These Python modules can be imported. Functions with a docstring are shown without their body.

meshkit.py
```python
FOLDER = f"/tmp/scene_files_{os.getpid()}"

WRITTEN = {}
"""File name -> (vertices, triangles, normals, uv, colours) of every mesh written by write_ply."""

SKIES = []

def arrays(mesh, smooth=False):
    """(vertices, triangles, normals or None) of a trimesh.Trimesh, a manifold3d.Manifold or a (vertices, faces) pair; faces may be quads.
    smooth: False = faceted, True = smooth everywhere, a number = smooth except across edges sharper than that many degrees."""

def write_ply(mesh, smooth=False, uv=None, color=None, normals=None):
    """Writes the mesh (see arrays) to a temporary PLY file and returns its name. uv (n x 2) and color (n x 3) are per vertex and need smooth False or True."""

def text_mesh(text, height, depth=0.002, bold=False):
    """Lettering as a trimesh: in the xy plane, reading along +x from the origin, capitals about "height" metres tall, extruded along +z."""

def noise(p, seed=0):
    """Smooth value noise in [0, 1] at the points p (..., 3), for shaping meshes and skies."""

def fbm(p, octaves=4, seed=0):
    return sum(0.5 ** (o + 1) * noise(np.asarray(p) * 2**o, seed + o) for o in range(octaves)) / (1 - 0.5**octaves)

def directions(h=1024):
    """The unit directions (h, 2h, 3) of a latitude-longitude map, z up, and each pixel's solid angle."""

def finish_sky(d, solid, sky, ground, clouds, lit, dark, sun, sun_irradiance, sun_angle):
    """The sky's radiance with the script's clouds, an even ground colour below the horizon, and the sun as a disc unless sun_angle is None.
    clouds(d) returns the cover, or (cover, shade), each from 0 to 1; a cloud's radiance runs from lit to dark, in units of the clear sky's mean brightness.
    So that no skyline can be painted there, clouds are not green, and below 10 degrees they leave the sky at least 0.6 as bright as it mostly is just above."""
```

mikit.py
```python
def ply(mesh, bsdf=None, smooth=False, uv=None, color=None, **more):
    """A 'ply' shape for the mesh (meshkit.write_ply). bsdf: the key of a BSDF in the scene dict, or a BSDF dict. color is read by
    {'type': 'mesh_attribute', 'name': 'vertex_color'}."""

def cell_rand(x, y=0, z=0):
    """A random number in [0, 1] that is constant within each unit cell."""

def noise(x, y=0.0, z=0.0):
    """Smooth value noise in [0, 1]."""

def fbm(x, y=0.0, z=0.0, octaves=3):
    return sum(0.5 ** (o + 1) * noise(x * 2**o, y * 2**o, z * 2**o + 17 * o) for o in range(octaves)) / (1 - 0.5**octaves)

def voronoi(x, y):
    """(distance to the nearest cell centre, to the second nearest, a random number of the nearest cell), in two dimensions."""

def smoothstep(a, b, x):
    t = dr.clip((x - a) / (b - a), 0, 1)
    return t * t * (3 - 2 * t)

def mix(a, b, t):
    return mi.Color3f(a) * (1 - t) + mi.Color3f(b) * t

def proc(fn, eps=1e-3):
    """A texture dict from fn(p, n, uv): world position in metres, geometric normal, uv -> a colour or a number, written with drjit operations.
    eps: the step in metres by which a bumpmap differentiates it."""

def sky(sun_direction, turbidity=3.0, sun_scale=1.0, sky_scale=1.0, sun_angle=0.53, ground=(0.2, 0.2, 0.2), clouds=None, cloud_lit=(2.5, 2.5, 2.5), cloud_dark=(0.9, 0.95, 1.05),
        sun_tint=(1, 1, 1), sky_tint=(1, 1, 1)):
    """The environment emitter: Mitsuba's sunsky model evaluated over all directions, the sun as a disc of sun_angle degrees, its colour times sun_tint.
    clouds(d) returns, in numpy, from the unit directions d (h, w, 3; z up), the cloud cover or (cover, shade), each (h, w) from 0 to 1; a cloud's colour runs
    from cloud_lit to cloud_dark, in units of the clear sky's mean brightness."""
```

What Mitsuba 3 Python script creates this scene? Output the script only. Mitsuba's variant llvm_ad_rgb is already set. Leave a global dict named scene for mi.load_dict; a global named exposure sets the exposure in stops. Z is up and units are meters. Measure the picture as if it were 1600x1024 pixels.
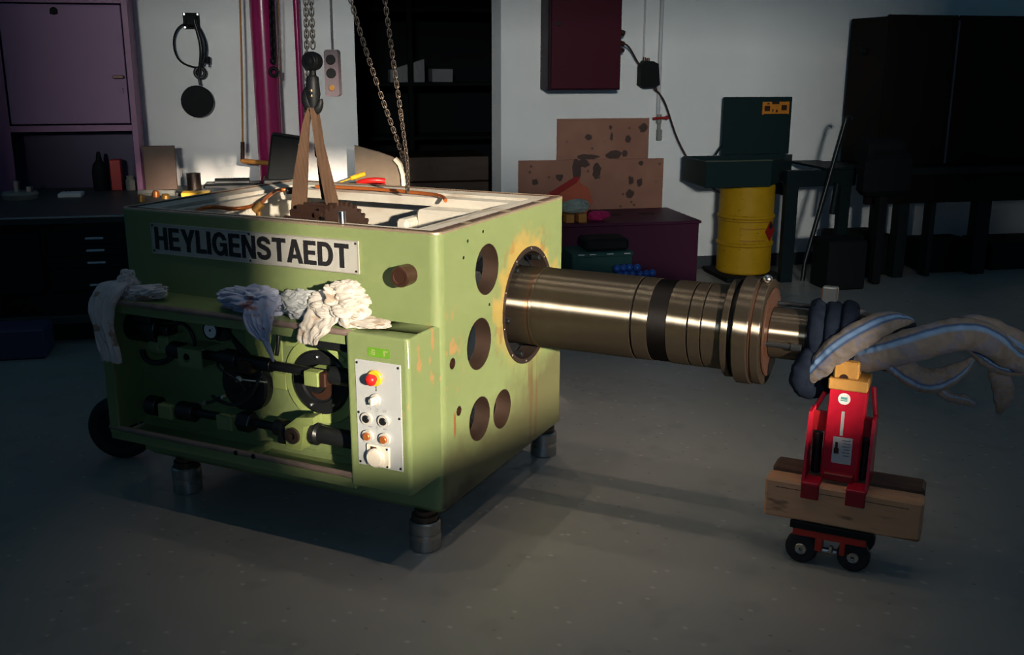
import math, random
import numpy as np, trimesh, mitsuba as mi, mikit, meshkit
import manifold3d as m3
import shapely.geometry as sg, shapely.affinity as sa, shapely.ops as so
import drjit as dr
from mikit import proc, noise, fbm, voronoi, smoothstep, mix, cell_rand

T = mi.ScalarTransform4f
random.seed(7); RNG = np.random.default_rng(7)
scene, labels = {}, {}

# ------------------------------------------------------------------ camera, light, exposure
# world frame: x along the front of the green casting, y away into the hall, z up
EYE = [1.542, -2.716, 1.600]
scene['camera'] = {'type': 'perspective', 'fov': 53.244, 'fov_axis': 'x', 'near_clip': 0.05, 'far_clip': 100.0,
                   'to_world': T().look_at(origin=EYE, target=[1.1263, -1.8417, 1.3480], up=[-0.110, 0.227, 0.968])}
exposure = 0.0
scene['ambient'] = {'type': 'constant', 'sampling_weight': 3.0, 'radiance': {'type': 'rgb', 'value': [0.020, 0.050, 0.076]}}
# low sun out of view, behind the right-hand opening of the unseen wall (a disc of about one degree)
SUN_AT, SUN_TO = [23.80, -20.04, 7.60], [0.115, 0.444, 1.01]
scene['setting_sun'] = {'type': 'disk', 'to_world': T().look_at(origin=SUN_AT, target=SUN_TO, up=[0, 0, 1]).scale([0.34, 0.34, 1]),
                        'emitter': {'type': 'area', 'sampling_weight': 10.0, 'radiance': {'type': 'rgb', 'value': [28500, 24300, 19200]}}}
# unseen bright panel straight behind the camera, placed to light the back wall
scene['unseen_wall_light'] = {'type': 'rectangle', 'to_world': T().look_at(origin=[9.94, -20.86, 5.38], target=[-1.5, 4.4, 1.2], up=[0, 0, 1]).scale([1.2, 0.51, 1]),
                        'emitter': {'type': 'area', 'sampling_weight': 8.0, 'radiance': {'type': 'rgb', 'value': [285, 290, 271]}}}
# unseen overhead lamps for the free floor; unseen weak light at the camera
for _i in range(3):
    for _j in range(3):
        scene[f'unseen_overhead_lamp_{3 * _i + _j + 1:03d}'] = {'type': 'spot', 'sampling_weight': 0.6, 'to_world': T().look_at(origin=[-0.85 + 1.35 * _i, -0.9 + 1.4 * _j, 4.7], target=[0.05 + 0.09 * _i, 0.05 + 0.60 * _j, 0.0], up=[0, 1, 0]),
                                                     'intensity': {'type': 'rgb', 'value': [x_ * (1.12, 1.0, .72)[_i] for x_ in (2.8, 2.42, 1.95)]}, 'cutoff_angle': 19.5, 'beam_width': 5.0}
scene['unseen_camera_light'] = {'type': 'spot', 'to_world': T().look_at(origin=[1.50, -2.75, 1.62], target=[0.25, 0.35, 0.75], up=[0, 0, 1]),
                         'intensity': {'type': 'rgb', 'value': [1.3, 2.5, 4.0]}, 'cutoff_angle': 32.0, 'beam_width': 8.0}  # out of view, placed to lift the dark front of the casting

# ------------------------------------------------------------------ materials
def rgb(c): return {'type': 'rgb', 'value': list(map(float, c))}
def pr(name, col, rough=0.5, metal=0.0, spec=0.4, **k):
    c = col if isinstance(col, dict) else rgb(col)
    scene['mat_' + name] = {'type': 'twosided', 'b': {'type': 'principled', 'base_color': c, 'roughness': rough, 'metallic': metal, 'specular': spec, **k}}
    return name
def bumped(name, col, rough, spec, fn, scale, metal=0.0, eps=1e-3):
    c = col if isinstance(col, dict) else rgb(col)
    scene['mat_' + name] = {'type': 'twosided', 'b': {'type': 'bumpmap', 'arbitrary': proc(fn, eps), 'scale': scale,
                   'b': {'type': 'principled', 'base_color': c, 'roughness': rough, 'specular': spec, 'metallic': metal}}}
    return name

GREEN = (0.165, 0.212, 0.087)
def green_paint(p, n, uv):
    c = mix((0.150, 0.198, 0.080), (0.178, 0.222, 0.092), fbm(p.x * 5, p.y * 5, p.z * 5, 3))
    onr = smoothstep(-0.012, -0.003, p.x)                       # the right-hand end of the casting
    r = dr.sqrt(dr.square(p.y - 0.67) + dr.square(p.z - 0.72))
    nz = fbm(p.y * 16, p.z * 16, 3.1, 3)
    ring = onr * smoothstep(0.285, 0.235, r + (nz - 0.5) * 0.16) * smoothstep(0.52, 0.80, p.z + (p.y - 0.67) * 0.2 + nz * 0.2)
    c = mix(c, (0.36, 0.235, 0.060), 0.75 * ring)
    c = mix(c, (0.20, 0.10, 0.04), onr * 0.55 * smoothstep(0.60, 0.74, fbm(p.y * 30, p.z * 22, 9.0, 3)) * smoothstep(0.34, 0.24, r))
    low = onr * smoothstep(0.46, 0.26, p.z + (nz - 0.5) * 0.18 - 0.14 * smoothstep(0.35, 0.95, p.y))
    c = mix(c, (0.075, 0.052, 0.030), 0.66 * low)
    streak = onr * smoothstep(0.52, 0.72, fbm(p.y * 26, p.z * 2.2, 5.0, 3)) * smoothstep(0.62, 0.4, p.z) * smoothstep(0.35, 0.7, p.y)
    c = mix(c, (0.11, 0.055, 0.026), 0.75 * streak)
    scuff = smoothstep(0.66, 0.74, fbm(p.y * 24 + p.x * 20, p.z * 13, 7.0, 3)) * smoothstep(0.52, 0.6, p.z) * smoothstep(0.86, 0.76, p.z) * smoothstep(0.18, 0.08, p.y) * smoothstep(-0.06, -0.02, p.x)
    c = mix(c, (0.34, 0.18, 0.075), 0.75 * scuff)
    drip = onr * smoothstep(0.010, 0.004, dr.abs(p.y - 0.086 - 0.004 * noise(p.z * 40))) * smoothstep(0.49, 0.46, p.z) * smoothstep(0.38, 0.41, p.z)
    c = mix(c, (0.20, 0.06, 0.015), 0.85 * drip)
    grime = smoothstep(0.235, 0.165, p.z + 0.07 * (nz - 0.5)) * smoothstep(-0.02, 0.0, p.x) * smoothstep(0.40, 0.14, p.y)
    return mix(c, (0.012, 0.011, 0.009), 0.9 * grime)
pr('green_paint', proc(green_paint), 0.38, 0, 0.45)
pr('green_plain', GREEN, 0.42)
pr('green_lime', (0.23, 0.29, 0.095), 0.45)
pr('green_label', (0.10, 0.24, 0.02), 0.5)
pr('worn_edge', proc(lambda p, n, uv: mix((0.10, 0.08, 0.07), (0.24, 0.17, 0.14), fbm(p.x * 30, p.z * 20, p.y * 20, 3))), 0.5)
def inner_white(p, n, uv):
    return mix((0.42, 0.40, 0.345), (0.30, 0.25, 0.19), smoothstep(0.5, 0.8, fbm(p.x * 7, p.y * 7, p.z * 9, 3)))
pr('inner_white', proc(inner_white), 0.5)
pr('rim_metal', (0.55, 0.44, 0.30), 0.38, 0.7)
pr('gasket_brown', proc(lambda p, n, uv: mix((0.035, 0.022, 0.018), (0.10, 0.055, 0.04), fbm(p.x * 24, p.y * 24, 0, 3))), 0.6)
pr('grey_groove', (0.16, 0.15, 0.12), 0.6)
pr('plate_grey', (0.33, 0.33, 0.30), 0.42, 0.0)
pr('plate_edge', (0.42, 0.40, 0.33), 0.35, 0.5)
pr('panel_grey', (0.34, 0.36, 0.36), 0.42)
pr('letter_black', (0.012, 0.012, 0.014), 0.5)
pr('black_metal', (0.008, 0.009, 0.010), 0.36, 0.0, 0.4)
pr('black_matte', (0.007, 0.008, 0.009), 0.7, 0, 0.15)
pr('rubber', (0.012, 0.013, 0.015), 0.75)
pr('dark_steel', (0.10, 0.072, 0.06), 0.38, 0.8)
pr('steel', (0.55, 0.52, 0.48), 0.28, 1.0)
pr('bright_steel', (0.75, 0.72, 0.68), 0.2, 1.0)
pr('brown_metal', (0.060, 0.028, 0.018), 0.35, 0.5)
pr('gear_dark', (0.030, 0.015, 0.011), 0.4, 0.2)
pr('copper', (0.45, 0.13, 0.035), 0.35, 0.5)
pr('brass', (0.42, 0.22, 0.06), 0.35, 0.7)
pr('chrome_white', (0.62, 0.60, 0.54), 0.25, 0.4)
pr('cream_plastic', (0.62, 0.58, 0.48), 0.4)
pr('red_plastic', (0.44, 0.014, 0.012), 0.35)
pr('yellow_plastic', (0.70, 0.38, 0.02), 0.35)
pr('orange_brown', (0.36, 0.15, 0.03), 0.5)
def turned(name, base, au, av):
    scene['mat_' + name] = {'type': 'twosided', 'b': {'type': 'roughconductor', 'material': 'none', 'distribution': 'ggx', 'alpha_u': au, 'alpha_v': av,
                   'specular_reflectance': base if isinstance(base, dict) else rgb(base)}}
def turned_steel(p, n, uv):
    c = mix((0.105, 0.094, 0.075), (0.150, 0.135, 0.112), fbm(p.x * 60, 0, 0, 3))
    c = mix(c, (0.09, 0.065, 0.045), 0.6 * smoothstep(0.5, 0.8, fbm(p.x * 9, p.y * 14, p.z * 14, 3)))
    return mix(c, (0.30, 0.12, 0.06), 0.7 * smoothstep(0.012, 0.004, dr.abs(p.x - 0.055)) + 0.6 * smoothstep(0.006, 0.002, dr.abs(p.x - 0.868)))
scene['mat_spindle_steel'] = {'type': 'twosided', 'b': {'type': 'blendbsdf', 'weight': 0.20,
    'b0': {'type': 'roughconductor', 'material': 'none', 'distribution': 'beckmann', 'alpha_u': 0.055, 'alpha_v': 0.70, 'specular_reflectance': proc(turned_steel)},
    'b1': {'type': 'diffuse', 'reflectance': rgb((0.085, 0.066, 0.048))}}}
turned('spindle_dark', (0.022, 0.02, 0.02), 0.2, 0.4)
turned('bore_steel', (0.20, 0.13, 0.10), 0.3, 0.3)
turned('foot_steel', (0.45, 0.43, 0.40), 0.18, 0.18)

def floor_col(p, n, uv):
    c = mix((0.260, 0.236, 0.212), (0.325, 0.296, 0.266), fbm(p.x * 1.3, p.y * 1.3, 0, 4))
    c = mix(c, (0.17, 0.16, 0.15), 0.22 * smoothstep(0.60, 0.80, fbm(p.x * 9, p.y * 9, 3, 3)))
    d, _, k = voronoi(p.x * 13, p.y * 17)
    c = mix(c, (0.46, 0.43, 0.39), 0.65 * smoothstep(0.16, 0.05, d) * smoothstep(0.80, 0.84, k))  # pale flecks: small glints of the floor put into the colour
    return mix(c, (0.15, 0.13, 0.12), 0.6 * smoothstep(0.12, 0.04, d) * smoothstep(0.10, 0.06, k))
def floor_bump(p, n, uv):
    d, _, k = voronoi(p.x * 13, p.y * 22)
    return 0.6 * fbm(p.x * 28, p.y * 28, 0, 3) + 0.9 * smoothstep(0.30, 0.05, d) * smoothstep(0.72, 0.8, k)
bumped('floor_paint', proc(floor_col), 0.36, 0.5, floor_bump, 0.0032, eps=2e-3)
def wall_col(p, n, uv):
    c = mix((0.70, 0.70, 0.69), (0.80, 0.80, 0.79), fbm(p.x * 1.1, p.y * 1.1, p.z * 1.1, 4))
    return mix(c, (0.5, 0.48, 0.45), 0.35 * smoothstep(0.5, 0.05, p.z + 0.3 * fbm(p.x * 6, p.y * 6, p.z * 3, 3)))
pr('wall_paint', proc(wall_col), 0.85, 0, 0.15)
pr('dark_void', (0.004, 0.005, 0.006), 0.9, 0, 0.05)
pr('baseboard', (0.03, 0.035, 0.04), 0.7)
pr('purple_paint', (0.30, 0.17, 0.29), 0.55, 0, 0.25)
pr('purple_edge', (0.25, 0.10, 0.21), 0.45)
pr('purple_dark', (0.07, 0.055, 0.115), 0.6)
pr('magenta_pipe', (0.25, 0.008, 0.075), 0.16, 0, 0.6, clearcoat=0.6, clearcoat_gloss=0.9)
pr('maroon', (0.052, 0.005, 0.014), 0.5, 0, 0.15)
pr('maroon_dark', (0.018, 0.006, 0.014), 0.5, 0, 0.15)
pr('maroon_chest', (0.055, 0.010, 0.030), 0.5, 0, 0.2)
pr('conduit', (0.50, 0.49, 0.50), 0.5)
def stained(p, n, uv):
    a = p.x * 0.793 + p.y * 0.609
    c = mix((0.24, 0.105, 0.070), (0.31, 0.145, 0.098), fbm(a * 8, p.z * 8, 0, 3))
    d, _, k = voronoi(a * 7.5 + 0.3, p.z * 7.5)
    spot = smoothstep(0.30, 0.20, d + 0.12 * (fbm(a * 60, p.z * 60, 2, 2) - 0.5)) * smoothstep(0.90, 0.93, k)
    d2, _, k2 = voronoi(a * 22, p.z * 22)
    spot2 = smoothstep(0.30, 0.12, d2) * smoothstep(0.90, 0.94, k2)
    return mix(c, (0.035, 0.020, 0.016), dr.clip(0.9 * spot + 0.7 * spot2, 0, 1))
pr('stained_board', proc(stained), 0.7)
pr('stain_black', (0.055, 0.026, 0.020), 0.55)
pr('washer_green', (0.007, 0.019, 0.020), 0.5, 0, 0.15)
pr('washer_rim', (0.05, 0.06, 0.04), 0.5)
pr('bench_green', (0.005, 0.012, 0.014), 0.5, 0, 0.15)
def drum_col(p, n, uv):
    c = mix((0.36, 0.20, 0.006), (0.44, 0.245, 0.010), fbm(p.x * 9, p.y * 9, p.z * 9, 3))
    return mix(c, (0.10, 0.045, 0.01), 0.8 * smoothstep(0.74, 0.82, fbm(p.x * 24, p.y * 24, p.z * 60, 3)))
pr('drum_yellow', proc(drum_col), 0.5, 0, 0.15)
pr('drum_band', (0.30, 0.15, 0.012), 0.5)
pr('hazard_red', (0.26, 0.010, 0.008), 0.5)
pr('label_orange', (0.50, 0.17, 0.012), 0.5)
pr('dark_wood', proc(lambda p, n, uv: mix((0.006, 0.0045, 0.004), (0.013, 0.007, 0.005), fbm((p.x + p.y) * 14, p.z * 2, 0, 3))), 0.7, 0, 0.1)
pr('crate_wood', proc(lambda p, n, uv: mix((0.022, 0.010, 0.005), (0.040, 0.018, 0.009), fbm((p.x + p.y) * 4, p.z * 30, 0, 3))), 0.6)
pr('seam_blue', (0.05, 0.06, 0.08), 0.4)
pr('bench_dark', (0.010, 0.015, 0.017), 0.6, 0, 0.15)
pr('bench_top', (0.045, 0.05, 0.048), 0.5)
pr('handle_white', (0.72, 0.74, 0.78), 0.3, 0.3)
pr('brown_plate', (0.07, 0.034, 0.021), 0.5)
pr('tan_board', (0.17, 0.125, 0.085), 0.6)
pr('sunlit_edge', (0.70, 0.64, 0.50), 0.5)  # sunlight on the rounded board edge put into the colour
pr('pendant_grey', (0.085, 0.065, 0.075), 0.5)
pr('chain_steel', (0.20, 0.16, 0.13), 0.4, 0.8)
pr('hook_dark', (0.006, 0.007, 0.008), 0.5, 0.0, 0.2)
def webbing(p, n, uv):
    return mix((0.050, 0.028, 0.017), (0.100, 0.058, 0.035), fbm(p.x * 90, p.y * 60, p.z * 9, 3)) * (0.9 + 0.1 * dr.sin((p.x + p.z * .12) * 520))
pr('strap_webbing', proc(webbing), 0.8, 0, 0.15)
def wood(p, n, uv):
    g = fbm(p.x * 4, p.y * 26, p.z * 34, 3)
    c = mix((0.52, 0.245, 0.125), (0.66, 0.335, 0.185), g)
    return mix(c, (0.16, 0.07, 0.04), 0.75 * smoothstep(0.60, 0.76, fbm(p.x * 9, p.y * 20, p.z * 26 + 4, 3)))
pr('beam_wood', proc(wood), 0.7, 0, 0.2)
pr('beam_dark', proc(lambda p, n, uv: mix((0.10, 0.045, 0.03), (0.22, 0.11, 0.07), fbm(p.x * 6, p.y * 20, p.z * 40, 3))), 0.7, 0, 0.2)
pr('block_wood', proc(lambda p, n, uv: mix((0.34, 0.165, 0.034), (0.43, 0.22, 0.06), fbm(p.x * 40, p.y * 10, p.z * 18, 3))), 0.6, 0, 0.2)
pr('jack_red', (0.45, 0.008, 0.026), 0.35)
pr('jack_red_dark', (0.26, 0.008, 0.012), 0.4)
pr('dolly_red', (0.42, 0.022, 0.012), 0.4)
pr('white_paper', (0.66, 0.66, 0.64), 0.5)
pr('sticker_grey', (0.42, 0.40, 0.40), 0.5)
pr('sticker_teal', (0.10, 0.30, 0.30), 0.5)
pr('print_grey', (0.20, 0.19, 0.22), 0.5)
scene['mat_sling_cloth'] = {'type': 'twosided', 'b': {'type': 'principled', 'base_color': {'type': 'mesh_attribute', 'name': 'vertex_color'}, 'roughness': 0.85, 'specular': 0.1}}
pr('sling_navy', proc(lambda p, n, uv: mix((0.0022, 0.004, 0.009), (0.006, 0.010, 0.020), fbm(p.x * 40, p.y * 60, p.z * 60, 3))), 0.85, 0, 0.1)
def rag(name, a, b, spots=None):
    def fn(p, n, uv):
        c = mix(a, b, fbm(p.x * 16, p.y * 16, p.z * 16, 3))
        if spots is not None:
            c = mix(c, spots, 0.8 * smoothstep(0.60, 0.70, fbm(p.x * 26 + 3, p.y * 26, p.z * 26, 3)))
        return c
    pr(name, proc(fn), 0.9, 0, 0.1)
rag('rag_white', (0.42, 0.385, 0.33), (0.54, 0.51, 0.46), (0.32, 0.24, 0.17))
rag('rag_stripe', (0.22, 0.26, 0.30), (0.52, 0.52, 0.48))
rag('rag_blue', (0.24, 0.27, 0.40), (0.42, 0.45, 0.55), (0.36, 0.13, 0.10))
rag('rag_grey', (0.50, 0.44, 0.45), (0.70, 0.62, 0.60), (0.26, 0.15, 0.08))
rag('rag_green', (0.16, 0.20, 0.17), (0.32, 0.36, 0.34))
pr('pale_dim', (0.075, 0.08, 0.09), 0.6)
pr('rack_dark', (0.003, 0.004, 0.0045), 0.9, 0, 0.05)
pr('pink_cloth', (0.36, 0.012, 0.10), 0.8)
pr('orange_card', (0.38, 0.075, 0.035), 0.6)
pr('toolbox_teal', (0.018, 0.060, 0.055), 0.5, 0, 0.2)
pr('blue_net', (0.015, 0.07, 0.30), 0.4)
pr('glass_jar', (0.22, 0.22, 0.20), 0.25)

# ------------------------------------------------------------------ mesh helpers
def cat(*ms):
    ms = [m for x in ms for m in (x if isinstance(x, (list, tuple)) else [x])]
    return trimesh.util.concatenate(ms)
def man(m): return m3.Manifold(m3.Mesh(np.asarray(m.vertices, np.float32), np.asarray(m.faces, np.uint32)))
def tri(m):
    q = m.to_mesh(); return trimesh.Trimesh(q.vert_properties[:, :3], q.tri_verts, process=False)
def box(x0, x1, y0, y1, z0, z1, ch=0.004):
    c = np.array([(x0 + x1) / 2, (y0 + y1) / 2, (z0 + z1) / 2]); h = np.array([abs(x1 - x0), abs(y1 - y0), abs(z1 - z0)]) / 2
    ch = min(ch, 0.45 * h.min())
    if ch <= 0: return trimesh.creation.box(2 * h, trimesh.transformations.translation_matrix(c))
    pts = []
    for s in np.ndindex(2, 2, 2):
        s = np.array(s) * 2 - 1
        for k in range(3):
            d = h.copy(); d[[i for i in range(3) if i != k]] -= ch; pts.append(c + s * d)
    return trimesh.convex.convex_hull(np.array(pts))
def frame(ax):
    ax = np.asarray(ax, float); ax = ax / np.linalg.norm(ax)
    a = np.cross([0, 0, 1.0], ax) if abs(ax[2]) < 0.9 else np.cross([1.0, 0, 0], ax)
    a /= np.linalg.norm(a); return ax, a, np.cross(ax, a)
def lathe(profile, origin, axis, n=40, uv=False):
    """closed surface of revolution from (distance along the axis, radius)"""
    ax, a, b = frame(axis); o = np.asarray(origin, float)
    prof = [(t, max(r, 0.0)) for t, r in profile]
    cols = n + 1 if uv else n
    ang = np.arange(cols) * 2 * np.pi / n
    V = np.array([o + t * ax + r * (np.cos(x) * a + np.sin(x) * b) for t, r in prof for x in ang])
    F = []
    for i in range(len(prof) - 1):
        for j in range(n):
            k = (j + 1) % cols if not uv else j + 1
            p, q, r_, s = i * cols + j, i * cols + k, (i + 1) * cols + k, (i + 1) * cols + j
            F += [(p, q, r_), (p, r_, s)]
    m = trimesh.Trimesh(V, F, process=False)
    if uv: return m, np.array([(x / (2 * np.pi), t) for t, r in prof for x in ang])
    m.merge_vertices(); m.update_faces(m.nondegenerate_faces()); m.fix_normals()
    return m
def cyl(p0, p1, r, n=24, ch=None, r1=None):
    p0, p1 = np.asarray(p0, float), np.asarray(p1, float); L = np.linalg.norm(p1 - p0); r1 = r if r1 is None else r1
    ch = min(0.12 * r, 0.003, 0.3 * L) if ch is None else ch
    return lathe([(0, 0), (0, r - ch), (ch, r), (L - ch, r1), (L, r1 - ch), (L, 0)], p0, p1 - p0, n)
def pipe(p0, p1, r, ri, n=32):
    p0, p1 = np.asarray(p0, float), np.asarray(p1, float); L = np.linalg.norm(p1 - p0)
    return lathe([(0, ri), (0, r), (L, r), (L, ri), (0, ri)], p0, p1 - p0, n)
def smooth_path(pts, k=8):
    from scipy.interpolate import CubicSpline
    p = np.asarray(pts, float); s = np.r_[0, np.cumsum(np.linalg.norm(np.diff(p, axis=0), axis=1))]
    return CubicSpline(s, p)(np.linspace(0, s[-1], (len(p) - 1) * k + 1)) if len(p) > 2 else np.linspace(p[0], p[1], 2)
def tube(pts, r, n=8, k=8, smooth=True, squash=1.0, up=None, col=None):
    p = smooth_path(pts, k) if smooth else np.asarray(pts, float)
    r = np.interp(np.linspace(0, 1, len(p)), np.linspace(0, 1, len(np.atleast_1d(r))), np.atleast_1d(r)) if np.ndim(r) else np.full(len(p), r)
    t = np.gradient(p, axis=0); t /= np.linalg.norm(t, axis=1, keepdims=True) + 1e-12
    a = np.asarray(up if up is not None else ([0, 0, 1.0] if abs(t[0][2]) < 0.9 else [1.0, 0, 0]), float)
    V, C = [], []
    for i in range(len(p)):
        a = a - t[i] * (a @ t[i]); a /= np.linalg.norm(a); b = np.cross(t[i], a)
        for j in range(n):
            w = 2 * np.pi * j / n
            V.append(p[i] + r[i] * (np.cos(w) * a + squash * np.sin(w) * b))
            if col is not None: C.append(col(i / (len(p) - 1), w, V[-1]))
    F = []
    for i in range(len(p) - 1):
        for j in range(n):
            q, s = i * n + j, i * n + (j + 1) % n
            F += [(q, s, s + n), (q, s + n, q + n)]
    m0, m1 = len(V), len(V) + 1; V += [p[0], p[-1]]
    if col is not None: C += [C[0], C[-1]]
    e = (len(p) - 1) * n
    for j in range(n): F += [(m0, (j + 1) % n, j), (m1, e + j, e + (j + 1) % n)]
    m = trimesh.Trimesh(V, F, process=False)
    return (m, np.array(C)) if col is not None else m
def prism(poly, depth, o, ex, ey):
    """polygon in the (ex, ey) plane at o, extruded by depth along ex x ey"""
    g = poly if hasattr(poly, 'exterior') else sg.Polygon(poly)
    m = trimesh.creation.extrude_polygon(g, depth, engine='earcut')
    ex, ey = np.asarray(ex, float), np.asarray(ey, float); ez = np.cross(ex, ey)
    M = np.eye(4); M[:3, 0], M[:3, 1], M[:3, 2], M[:3, 3] = ex, ey, ez, o
    m.apply_transform(M); return m
def rrect(x0, x1, y0, y1, r): return sg.box(x0 + r, y0 + r, x1 - r, y1 - r).buffer(r, quad_segs=6)
def ball(c, r, n=2):
    m = trimesh.creation.icosphere(subdivisions=n, radius=1.0); m.apply_scale(r); m.apply_translation(c); return m
def torus(c, axis, R, r, n=32, k=12):
    ax, a, b = frame(axis); w = np.arange(n) * 2 * np.pi / n
    P = [np.asarray(c) + R * (np.cos(x) * a + np.sin(x) * b) for x in w]
    V, F = [], []
    for i in range(n):
        d = (P[i] - np.asarray(c)) / R
        for j in range(k):
            q = 2 * np.pi * j / k; V.append(P[i] + r * (np.cos(q) * d + np.sin(q) * ax))
            i2, j2 = (i + 1) % n, (j + 1) % k
            F += [(i * k + j, i2 * k + j, i2 * k + j2), (i * k + j, i2 * k + j2, i * k + j2)]
    m = trimesh.Trimesh(V, F, process=False); m.fix_normals(); return m
def crumple(c, size, seed, amp=0.28, freq=3.0, sub=5, shear=None):
    """a crumpled wad of cloth: long rounded folds with creases between them on a squashed ball"""
    m = trimesh.creation.icosphere(subdivisions=sub, radius=1.0); v = m.vertices.copy()
    warp = np.stack([meshkit.fbm(v * 1.7 + seed + k * 7.7, 2, seed + k) for k in range(3)], 1) - .5
    q = (v + 1.25 * warp) * np.array([1.0, .8, 1.25])
    dirs = np.random.default_rng(seed).normal(size=(3, 3)); dirs /= np.linalg.norm(dirs, axis=1, keepdims=True)
    ridge = sum(np.abs(np.sin(freq * 2.1 * (q @ d) + seed + i)) ** .7 for i, d in enumerate(dirs)) / 3
    d2 = np.random.default_rng(seed + 1).normal(size=(3, 3)); d2 /= np.linalg.norm(d2, axis=1, keepdims=True)
    fine = sum(np.abs(np.sin(freq * 4.6 * (q @ d) + 2 * seed + i)) ** .8 for i, d in enumerate(d2)) / 3
    ridge = ridge + .26 * (fine - .6)
    big = meshkit.fbm(v * 1.2 + seed * 3.7, 2, seed + 9) - 0.5
    v = v * (1.0 + 1.1 * amp * (ridge - .6) * 2 + 1.5 * amp * big * 2)[:, None]
    v = v * np.asarray(size)
    if shear is not None: v = shear(v)
    return trimesh.Trimesh(v + np.asarray(c), m.faces, process=False)
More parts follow.
